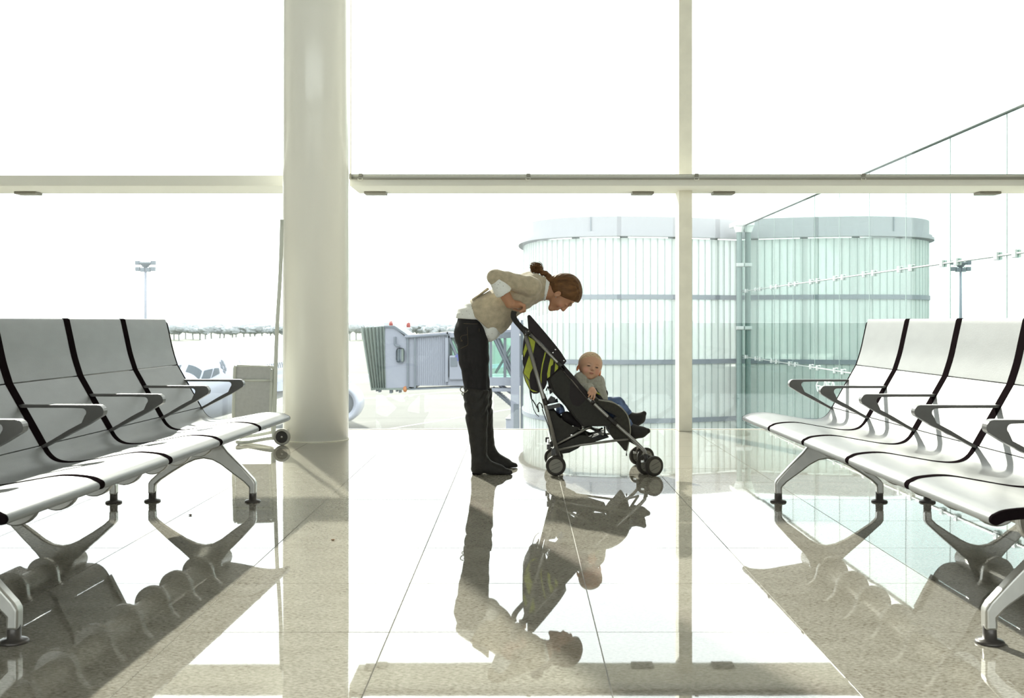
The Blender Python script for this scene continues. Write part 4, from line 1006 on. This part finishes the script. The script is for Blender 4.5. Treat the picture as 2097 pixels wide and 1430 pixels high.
# bellows: seven folds fanning out
for k in range(7):
    a0, a1 = k/7, (k+1)/7; f = lambda t, top: (738+52*t, 672-4*t) if top else (759+33*t, 800-3*t)
    q = [J2(*f(a0, 1)), J2(*f(a1, 1)), J2(*f(a1, 0)), J2(*f(a0, 0))]
    m0 = ((q[0][0]+q[1][0])/2, (q[0][1]+q[1][1])/2); m1 = ((q[2][0]+q[3][0])/2, (q[2][1]+q[3][1])/2)
    V = [(q[0][0], JD+.10, q[0][1]), (m0[0], JD-.06, m0[1]), (q[1][0], JD+.10, q[1][1]), (q[3][0], JD+.10, q[3][1]), (m1[0], JD-.06, m1[1]), (q[2][0], JD+.10, q[2][1])]
    V += [(x, JB, z) for x, _, z in V]
    obj('bellows_fold', (V, [(0, 3, 4, 1), (1, 4, 5, 2), (6, 7, 10, 9), (7, 8, 11, 10), (0, 1, 7, 6), (1, 2, 8, 7), (3, 9, 10, 4), (4, 10, 11, 5), (0, 6, 9, 3), (2, 5, 11, 8)]), M['bellows'], jb)
cabp = [J2(788, 668), J2(806, 668), J2(830, 690), J2(833, 690), J2(835, 795), J2(788, 797)]
cab_ = bevelobj(obj('cab', prism(cabp, JD, JB), M['bridge'], jb), .05)
obj('cab_roof', prism([J2(786, 667), J2(808, 667), J2(838, 688), J2(836, 691), J2(806, 671), J2(788, 671)], JD-.08, JB+.05), M['bridge_d'], jb)
obj('door_window', box((J2(811, 0)[0], JD-.05, J2(0, 744)[1]), (J2(829, 0)[0], JD+.05, J2(0, 712)[1]), .15), M['bridge_d'], cab_)
obj('window_pane', box((J2(813, 0)[0], JD-.07, J2(0, 742)[1]), (J2(820, 0)[0], JD+.04, J2(0, 714)[1]), .05), M['darkgl'], cab_); obj('window_pane', box((J2(822, 0)[0], JD-.07, J2(0, 742)[1]), (J2(827, 0)[0], JD+.04, J2(0, 714)[1]), .05), M['bellows'], cab_)
obj('handrail', tube([P(809, 690, JD-.1), P(809, 706, JD-.1), P(812, 709, JD-.1), P(819, 709, JD-.1)], .05, 6), M['bridge_d'], cab_)
obj('cab_frame', box((J2(833, 0)[0], JD-.05, J2(0, 796)[1]), (J2(837, 0)[0], JB, J2(0, 688)[1])), M['bridge_d'], jb)
obj('cab_frame', box((J2(848, 0)[0], JD-.08, J2(0, 795)[1]), (J2(852, 0)[0], JB, J2(0, 687)[1])), M['bridge_d'], jb)
obj('link_panel', box((J2(837, 0)[0], JD+.02, J2(0, 793)[1]), (J2(848, 0)[0], JB, J2(0, 688)[1])), M['bridge'], jb)
v = []
n = 33
for k in range(n):                                                    # corrugated tunnel wall
    x = 852+66*k/n; x2 = 852+66*(k+.5)/n
    obj('corrugation', box((J2(x, 0)[0], JD+(.02 if k % 2 else 0), J2(0, 790)[1]), (J2(852+66*(k+1)/n, 0)[0], JD+.3, J2(0, 689-(x-852)*.09)[1])), M['bridge'], jb)
obj('tunnel_body', prism([J2(852, 692), J2(918, 686), J2(918, 790), J2(852, 790)], JD+.1, JB), M['bridge'], jb)
obj('tunnel_roof', prism([J2(829, 687), J2(920, 680), J2(920, 684), J2(829, 691)], JD-.1, JB+.1), M['bridge'], jb)
obj('roof_edge', prism([J2(832, 691), J2(918, 684.5), J2(918, 686.5), J2(832, 692.5)], JD-.12, JD+.05), M['bridge_d'], jb)
obj('tunnel_portal', box((J2(912, 0)[0], JD-.15, J2(0, 782)[1]), (J2(918, 0)[0], JB, J2(0, 692)[1])), M['bridge'], jb)
obj('roof_lug', box((J2(915, 0)[0], JD-.1, J2(0, 694)[1]), (J2(918, 0)[0], JD+.1, J2(0, 680)[1])), M['bridge_d'], jb)
# glazed tunnel with truss
GD = JD+.2
obj('glazed_roof', prism([J2(918, 682), J2(1066, 674), J2(1066, 684), J2(918, 692)], JD, JB), M['bridge'], jb)
obj('roof_fascia', prism([J2(1012, 682), J2(1050, 680), J2(1050, 692), J2(1012, 694)], JD-.05, JD+.05), M['bridge_d'], jb)
for k in range(5): obj('glass_pane', box((J2(919+29*k, 0)[0], GD, J2(0, 772)[1]), (J2(947+29*k, 0)[0], GD+.03, J2(0, 692)[1])), M['teal'], jb); obj('glass_pane', box((J2(919+29*k, 0)[0], JB-.2, J2(0, 772)[1]), (J2(947+29*k, 0)[0], JB-.17, J2(0, 692)[1])), M['teal'], jb)
for k in range(6): obj('truss_post', box((J2(918+29*k, 0)[0]-.06, JD, J2(0, 774)[1]), (J2(918+29*k, 0)[0]+.06, JD+.14, J2(0, 688)[1])), M['bridge_d'], jb)
for (x0, x1) in ((1012, 1048), (1018, 1054), (920, 952)):
    for yb in (JD+.05, JB-.1): obj('truss_diagonal', tube([(J2(x0, 0)[0], yb, J2(0, 693)[1]), (J2(x1, 0)[0], yb, J2(0, 770)[1])], .07, 6), M['bridge_d'], jb)
for (x0, x1) in ((1048, 1012), (1052, 1030)): obj('truss_diagonal', tube([(J2(x0, 0)[0], JB-.3, J2(0, 710)[1]), (J2(x1, 0)[0], JB-.3, J2(0, 770)[1])], .06, 6), M['bridge_d'], jb)
obj('equipment_box', box((J2(921, 0)[0], JD-.25, J2(0, 778)[1]), (J2(950, 0)[0], JD+.1, J2(0, 728)[1]), .05), M['bridge'], jb)
obj('maker_badge', lathe([(0, -.02), (.16, -.02), (.16, 0)], 'y', (J2(940.3, 0)[0], JD-.25, J2(0, 731.7)[1]), 16), mat('blue badge', (.10, .12, .32), .5), jb)
obj('equipment_window', box((J2(923, 0)[0], JD-.28, J2(0, 750)[1]), (J2(937, 0)[0], JD, J2(0, 732)[1])), M['bridge_d'], jb)
obj('floor_beam', box((J2(918, 0)[0], JD-.1, J2(0, 790)[1]), (J2(1066, 0)[0], JB, J2(0, 773)[1])), M['bridge'], jb)
obj('floor_beam', box((J2(1000, 0)[0], JD-.05, J2(0, 789)[1]), (J2(1066, 0)[0], JD+.2, J2(0, 781)[1])), M['bridge_d'], jb)
obj('floor_beam', box((J2(760, 0)[0], JD, J2(0, 799)[1]), (J2(840, 0)[0], JB, J2(0, 795)[1])), M['bellows'], jb)
obj('cable_tray', prism([J2(840, 796), J2(930, 792), J2(1000, 792), J2(1000, 795), J2(930, 795), J2(840, 799)], JD-.1, JD+.6), M['bridge_d'], jb)
obj('lower_girder', box((J2(1000, 0)[0], JD-.1, J2(0, 802)[1]), (J2(1060, 0)[0], JD+.5, J2(0, 795)[1])), M['bridge'], jb)
for k, x in enumerate((769, 774, 797, 810, 816)): obj('underside_fitting', box((J2(x, 0)[0], JD+.1, J2(0, 802+(k*7 % 5))[1]), (J2(x+3+k % 3, 0)[0], JD+.6, J2(0, 796)[1])), M['bridge_d'], jb)
obj('marker_lamp', lathe([(.05, 0), (.09, .08), (.08, .2), (0, .26)], 'z', (J2(829.5, 0)[0], JD, J2(0, 803)[1]), 10), M['orange'], jb)
for x, y in ((795, 668), (831.5, 671)):
    b_ = obj('beacon', lathe([(.08, 0), (.09, .08), (.07, .2), (0, .24)], 'z', (J2(x, 0)[0], JD+1, J2(0, y)[1]), 10), M['red'], jb)
p_ = obj('support_column', box((J2(1046, 0)[0], JD-.4, GZ), (J2(1064, 0)[0], JD+.1, J2(0, 652)[1])), M['bridge'], jb)
obj('column_foot', box((J2(1052, 0)[0], JD-.42, GZ), (J2(1062, 0)[0], JD-.3, J2(0, 826)[1])), M['bridge_d'], p_)
obj('back_column', box((J2(1066, 0)[0], JD+2, GZ), (J2(1072, 0)[0], JD+2.4, J2(0, 655)[1])), M['bridge_d'], jb)
# service stair under the bridge
s0, s1 = J2(1008, 797), J2(1056, 838)
for yb in (JD+.2, JD+1.1): obj('stair_stringer', tube([(s0[0], yb, s0[1]), (s1[0], yb, s1[1])], .07, 6), M['bridge_d'], jb); obj('stair_rail', tube([(s0[0]+.3, yb, s0[1]+.15), (s1[0], yb, s1[1]+.55)], .06, 6), M['bridge'], jb)
for k in range(11):
    t = (k+.5)/11; x = s0[0]+(s1[0]-s0[0])*t; z = s0[1]+(s1[1]-s0[1])*t
    obj('stair_tread', box((x-.12, JD+.2, z-.03), (x+.12, JD+1.1, z+.03)), M['bridge'], jb)
cb_ = thing('equipment_cabinet', (PX(1046, 60), 60, GZ), 'small pale equipment cabinet on the apron behind the bridge column', 'cabinet')
bevelobj(obj('body', box((PX(1036, 60), 60, GZ), (PX(1056, 60), 60.6, PZ(859, 60))), M['bridge'], cb_), .02)
obj('lid', box((PX(1035.5, 60), 59.95, PZ(859.5, 60)), (PX(1056.5, 60), 60.65, PZ(857.5, 60))), M['bridge_d'], cb_); obj('door_seam', box((PX(1045.8, 60), 59.985, GZ+.2), (PX(1046.2, 60), 60, PZ(861, 60))), M['bridge_d'], cb_)
# ---------------------------------------------------------------- rounded annex clad in channel glass
def chan():
    m = bpy.data.materials.new('milky channel glass'); m.use_nodes = True; nt = m.node_tree; nt.nodes.clear()
    out = nt.nodes.new('ShaderNodeOutputMaterial'); a = nt.nodes.new('ShaderNodeMixShader'); b = nt.nodes.new('ShaderNodeMixShader')
    d = nt.nodes.new('ShaderNodeBsdfDiffuse'); d.inputs[0].default_value = (.86, .88, .87, 1)
    t = nt.nodes.new('ShaderNodeBsdfTranslucent'); t.inputs[0].default_value = (.88, .90, .89, 1); p = nt.nodes.new('ShaderNodeBsdfTransparent'); p.inputs[0].default_value = (.88, .93, .92, 1)
    a.inputs[0].default_value = .5; b.inputs[0].default_value = .27
    nt.links.new(d.outputs[0], a.inputs[1]); nt.links.new(t.outputs[0], a.inputs[2]); nt.links.new(a.outputs[0], b.inputs[1]); nt.links.new(p.outputs[0], b.inputs[2]); nt.links.new(b.outputs[0], out.inputs[0]); return m
M['chan'] = chan()
M['seam'] = mat('grey green gasket', (.22, .27, .26), .7); M['band'] = mat('blue grey band', (.21, .23, .265), .5); M['cornice'] = mat('pale cornice', (.36, .36, .385), .6); M['innerpost'] = mat('grey inner post', (.10, .12, .12), .7)
outl = smoothline([(.95, 38.5), (.28, 36.0), (.10, 34.2), (.17, 32.6), (.50, 31.35), (1.15, 30.5), (2.0, 30.08), (2.9, 30.0), (4.0, 30.2), (5.0, 30.55), (6.0, 31.0), (7.4, 31.9), (8.6, 33.2), (9.4, 35.0), (9.6, 37.5)], 30)
# resample at 0.2 m
P2 = np.array(outl); L_ = np.concatenate([[0], np.cumsum(np.linalg.norm(np.diff(P2, axis=0), axis=1))]); step = .205
nP = int(L_[-1]/step); S_ = np.arange(nP+1)*step
OX, OY = np.interp(S_, L_, P2[:, 0]), np.interp(S_, L_, P2[:, 1])
an_ = thing('channel_glass_annex', (4.8, 34, GZ), 'rounded annex clad in milky vertical glass planks behind the mullion', 'building')
zc = .92+178/F*30; bands = [zc-.02, PZ(608, 30), PZ(742, 30), PZ(863, 30), PZ(985, 30), GZ]
for t in range(5):
    z1, z0 = bands[t]-.05, bands[t+1]+.05
    if t == 4: z1 = bands[t]-.05; z0 = GZ
    me = None
    for i in range(nP):
        if t >= 3 and (i % 1): continue
        a = math.atan2(OY[i+1]-OY[i], OX[i+1]-OX[i])
        if me is None:
            o = obj('glass_plank', join(box((.006, -.012, z0), (step-.006, .012, z1)), box((.006, .0, z0), (.018, .06, z1)), box((step-.018, 0, z0), (step-.006, .06, z1)), box((-.005, -.016, z0), (.005, .002, z1))), M['chan'], an_, world=False); me = o.data; me.materials.append(M['seam'])
            for q in list(me.polygons)[-6:]: q.material_index = 1
        else: o = bpy.data.objects.new('glass_plank', me); COL.objects.link(o); o.parent = an_
        o.location = Vector((OX[i], OY[i], 0))-Vector((4.8, 34, GZ)); o.rotation_euler.z = a
def wallband(z0, z1, off0, off1):
    """ring following the outline, between two offsets to the outside"""
    V, Fc = [], []
    for i in range(nP+1):
        j0, j1 = max(i-1, 0), min(i+1, nP); t = Vector((OX[j1]-OX[j0], OY[j1]-OY[j0])).normalized(); n = Vector((t.y, -t.x))
        for o_ in (off0, off1):
            for z in (z0, z1): V.append((OX[i]+n.x*o_, OY[i]+n.y*o_, z))
    for i in range(nP):
        a = i*4; b = a+4
        Fc += [(a, b, b+1, a+1), (a+2, a+3, b+3, b+2), (a+1, b+1, b+3, a+3), (a, a+2, b+2, b)]
    return V, Fc
for z in bands[1:4]: obj('steel_band', wallband(z-.062, z+.062, -.05, .05), M['band'], an_)
obj('cornice', wallband(zc+.10, PZ(443, 30), -.4, .02), M['cornice'], an_)
obj('cornice_lip', wallband(zc-.03, zc+.04, -.1, .16), M['cornice'], an_); obj('cornice_lip', wallband(zc+.04, zc+.11, -.1, .10), M['cornice'], an_)
cap = [(OX[i], OY[i]) for i in range(nP+1)]
obj('roof', prism(cap, PZ(452, 30), PZ(450, 30), 'z'), M['chan'], an_)
for s in np.linspace(2.5, L_[-1]-2.5, 12):
    x, y = np.interp(s, L_, P2[:, 0]), np.interp(s, L_, P2[:, 1]); d = Vector((4.8-x, 34.5-y)).normalized()*.45
    obj('inner_post', tube([(x+d.x, y+d.y, GZ), (x+d.x, y+d.y, zc)], .11, 8), M['innerpost'], an_)
obj('floor_plate', prism([(x+(4.8-x)*.08, y+(34.5-y)*.08) for x, y in cap], PZ(742, 30)-.1, PZ(742, 30), 'z'), M['cornice'], an_)
for i in (7, 26, 45): obj('cornice_joint', box((OX[i]-.012, OY[i]-.06, zc+.11), (OX[i]+.012, OY[i]+.0, PZ(443, 30)-.01)), M['band'], an_)
# ---------------------------------------------------------------- bolted glass wall at right angles to the window
GX = 6.0
M['wallglass'] = glassmat('reflective green glass', (.52, .74, .70), refl=.66, rcol=(.90, .98, .95))
M['clamp'] = mat('brushed clamp', (.5, .52, .52), .35, metal=.6); M['rod'] = mat('grey rod', (.45, .47, .46), .4, metal=.4)
M['gpost'] = mat('teal grey post', (.16, .22, .21), .5); M['fascia'] = mat('white fascia', (.78, .79, .78), .5)
gw = thing('glass_wall', (GX, 20, GZ), 'green reflective bolted glass wall running away from the hall outside', 'glass wall')
seam = [GX*F/d for d in (996, 880, 789, 714.5, 653, 602.6, 558, 520, 487)]
seam = [seam[0]-1.79, *seam, seam[-1]+1.79]; seam = [q for q in seam if q > 10]; ys2 = [9.75]+seam+[30.4]
zt, zm, zl, zl2 = H+GX*.428, H+GX*.1385, H-GX*.154, H-GX*.45
for i in range(len(ys2)-1):
    a, b = ys2[i]+.008, ys2[i+1]-.008
    if b-a < .1: continue
    for z0, z1 in ((zm+.01, zt), (zl+.01, zm-.01), (zl2+.01, zl-.01), (GZ, zl2-.01)): obj('glass_pane', box((GX, a, z0), (GX+.02, b, z1)), M['wallglass'], gw)
for z in (zm, zl):
    obj('tie_rod', tube([(GX-.02, 9.75, z), (GX-.02, 30.4, z)], .010, 8), M['rod'], gw)
    for y in seam:
        for s in (-.26, .26): obj('clamp', box((GX-.04, y+s-.05, z-.05), (GX-.002, y+s+.05, z+.05), .008), M['clamp'], gw)
for y in seam: obj('silicone_seam', box((GX-.003, y-.010, GZ), (GX+.018, y+.010, zt)), M['gpost'], gw)
obj('fascia', box((GX-.03, 9.75, zt+.05), (GX+3.2, 30.6, zt+.46)), M['fascia'], gw)
obj('fascia_lip', box((GX-.045, 9.75, zt+.02), (GX+.1, 30.6, zt+.055)), M['rod'], gw)
for y in (13.2, 17.2, 21.5, 26): obj('fascia_joint', box((GX-.034, y-.01, zt+.06), (GX-.029, y+.01, zt+.45)), M['rod'], gw)
obj('end_post', tube([(GX-.115, 29.9, GZ), (GX-.115, 29.9, zt)], .075, 10), M['gpost'], gw)
for y in (543, 672): obj('post_clamp', box((GX-.21, 29.8, PZ(y+4, 29.9)), (GX-.002, 29.99, PZ(y-4, 29.9)), .02), M['clamp'], gw)
obj('gutter_head', box((GX-.26, 29.7, PZ(464, 29.9)), (GX+.15, 30.6, PZ(454, 29.9)), .03), M['fascia'], gw)
obj('gutter_neck', tube([(GX-.115, 29.9, PZ(462, 29.9)), (GX-.115, 29.9, PZ(476, 29.9))], [.17, .10], 10), M['fascia'], gw)
obj('inner_floor', box((GX+.15, 9.75, zl-.25), (GX+3.1, 30.3, zl-.02)), M['bellows'], gw)
obj('inner_wall', box((GX+3.0, 9.75, GZ), (GX+3.2, 30.3, zt+.05)), M['bellows'], gw)
obj('inner_end_wall', box((GX+.1, 30.2, GZ), (GX+3.2, 30.35, zt+.05)), M['bellows'], gw)  # added to keep bright sky from showing through the glass
for k in range(6):
    y = 12+k*3.1
    for a, b in ((0, 1.55), (1.55, 0)): obj('inner_brace', tube([(GX+.8, y+a, zl), (GX+.8, y+b, zt)], .045, 6), M['fascia'], gw)
def GP(px, py): d = GX*F/(px-VX); return (GX-.008, d, PZ(py, d))
for name, sts in (('arrow_mark', (((1676, 781), (1672.5, 790), (1675.5, 802)), ((1672.5, 790), (1679.5, 791)))), ('digit_mark', (((1689, 800), (1688.6, 790), (1690, 782), (1692, 782), (1693.4, 790), (1693, 800), (1691, 803), (1689, 800)),)), ('digit_mark', (((1700.5, 783), (1697, 783), (1696.6, 791), (1699.5, 790), (1700.8, 796), (1699, 803), (1696.4, 801)),)), ('digit_mark', (((1704.2, 800), (1704, 790), (1705.5, 784), (1707.3, 784), (1708.6, 791), (1708.3, 800), (1706.3, 804), (1704.2, 800)),))):
    obj(name, join(*[tube([GP(*q) for q in s_], .012, 5) for s_ in sts]), M['fascia'], gw)

# ================================================================ wheeled sign stand beside the column
M['stand'] = mat('grey painted tube', (.62, .64, .58), .45)
M['board'] = mat('grey board', (.50, .505, .49), .7, var=.06, scale=40)
SD = 8.36
ss = thing('wheeled_sign_stand', (PX(545, SD), SD, 0), 'grey board on a wheeled tubular stand leaning beside the column', 'sign stand')
def c6(x, y): return (460+x/7.147, 730+y/7.147)
def S6(x, y, d=0): q = c6(x, y); return tuple(P(q[0], q[1], SD+d))
bd = obj('board', prism([(PX(c6(x, y)[0], SD), PZ(c6(x, y)[1], SD)) for x, y in ((172, 150), (668, 160), (640, 1000), (150, 1000))], SD+.004, SD+.018), M['board'], ss)
obj('board_cap', prism([(PX(c6(x, y)[0], SD), PZ(c6(x, y)[1], SD)) for x, y in ((190, 122), (640, 138), (670, 160), (172, 152))], SD-.006, SD+.024), M['stand'], ss)
obj('side_tube', tube([S6(140, 1000), S6(130, 800), S6(150, 170), S6(165, 140)], .013, 10), M['stand'], ss, True)
obj('side_tube', tube([S6(665, 1000), S6(675, 800), S6(695, 190)], .012, 10), M['stand'], ss, True)
obj('cross_rail', tube([S6(150, 350, -.006), S6(675, 352, -.006)], .009, 8), M['stand'], ss, True)
obj('cross_rail', tube([S6(680, 335, -.012), S6(680, 368, -.012)], .006, 8), M['stand'], ss, True)
obj('corner_joint', tube([S6(640, 150), S6(690, 160), S6(740, 180)], .012, 8), M['stand'], ss, True)
obj('tall_pole', tube(smoothline([(PX(577.5, SD), SD, PZ(450, SD)), (PX(574, SD), SD, PZ(560, SD)), (PX(566.5, SD), SD, PZ(690, SD)), (PX(562, SD), SD, PZ(850, SD)), (PX(560, SD), SD, .035)], 5), .0145, 12), M['stand'], ss, True)
zb = .032
obj('base_tube', tube(smoothline([S6(730, 1190), S6(560, 1215), S6(340, 1255), (PX(489, SD-.02), SD-.05, .022), (PX(487.5, SD+.1), SD+.12, .022), (PX(494, SD+.25), SD+.27, .028), S6(480, 1150, .30), S6(690, 1110, .30)], 4), .0135, 10), M['stand'], ss, True)
obj('rear_post', tube([S6(700, 1120, .30), S6(700, 800, .15), S6(700, 240, .02)], .011, 8), M['stand'], ss, True)
obj('axle', tube([(PX(577, SD), SD-.07, .085), (PX(577, SD), SD+.36, .085)], .008, 8), M['stand'], ss, True)
M['wrim'] = mat('grey rubber tread', (.36, .35, .31), .7); M['wdisc'] = mat('dark wheel disc', (.03, .026, .024), .7)
for d in (-.06, .34):
    c = (PX(577.5, SD-.06), SD+d, .0625)
    wl = obj('wheel', lathe([(.045, -.014), (.060, -.016), (.0625, -.008), (.0625, .008), (.060, .016), (.045, .014), (.045, -.014)], 'y', c, 32, False), M['wrim'], ss, True)
    obj('wheel_disc', lathe([(0, -.012), (.047, -.010), (.047, .010), (0, .012)], 'y', c, 28), M['wdisc'], wl); obj('wheel_hub', lathe([(0, -.018), (.009, -.016), (.009, .016), (0, .018)], 'y', c, 14), M['chrome'], wl, True)
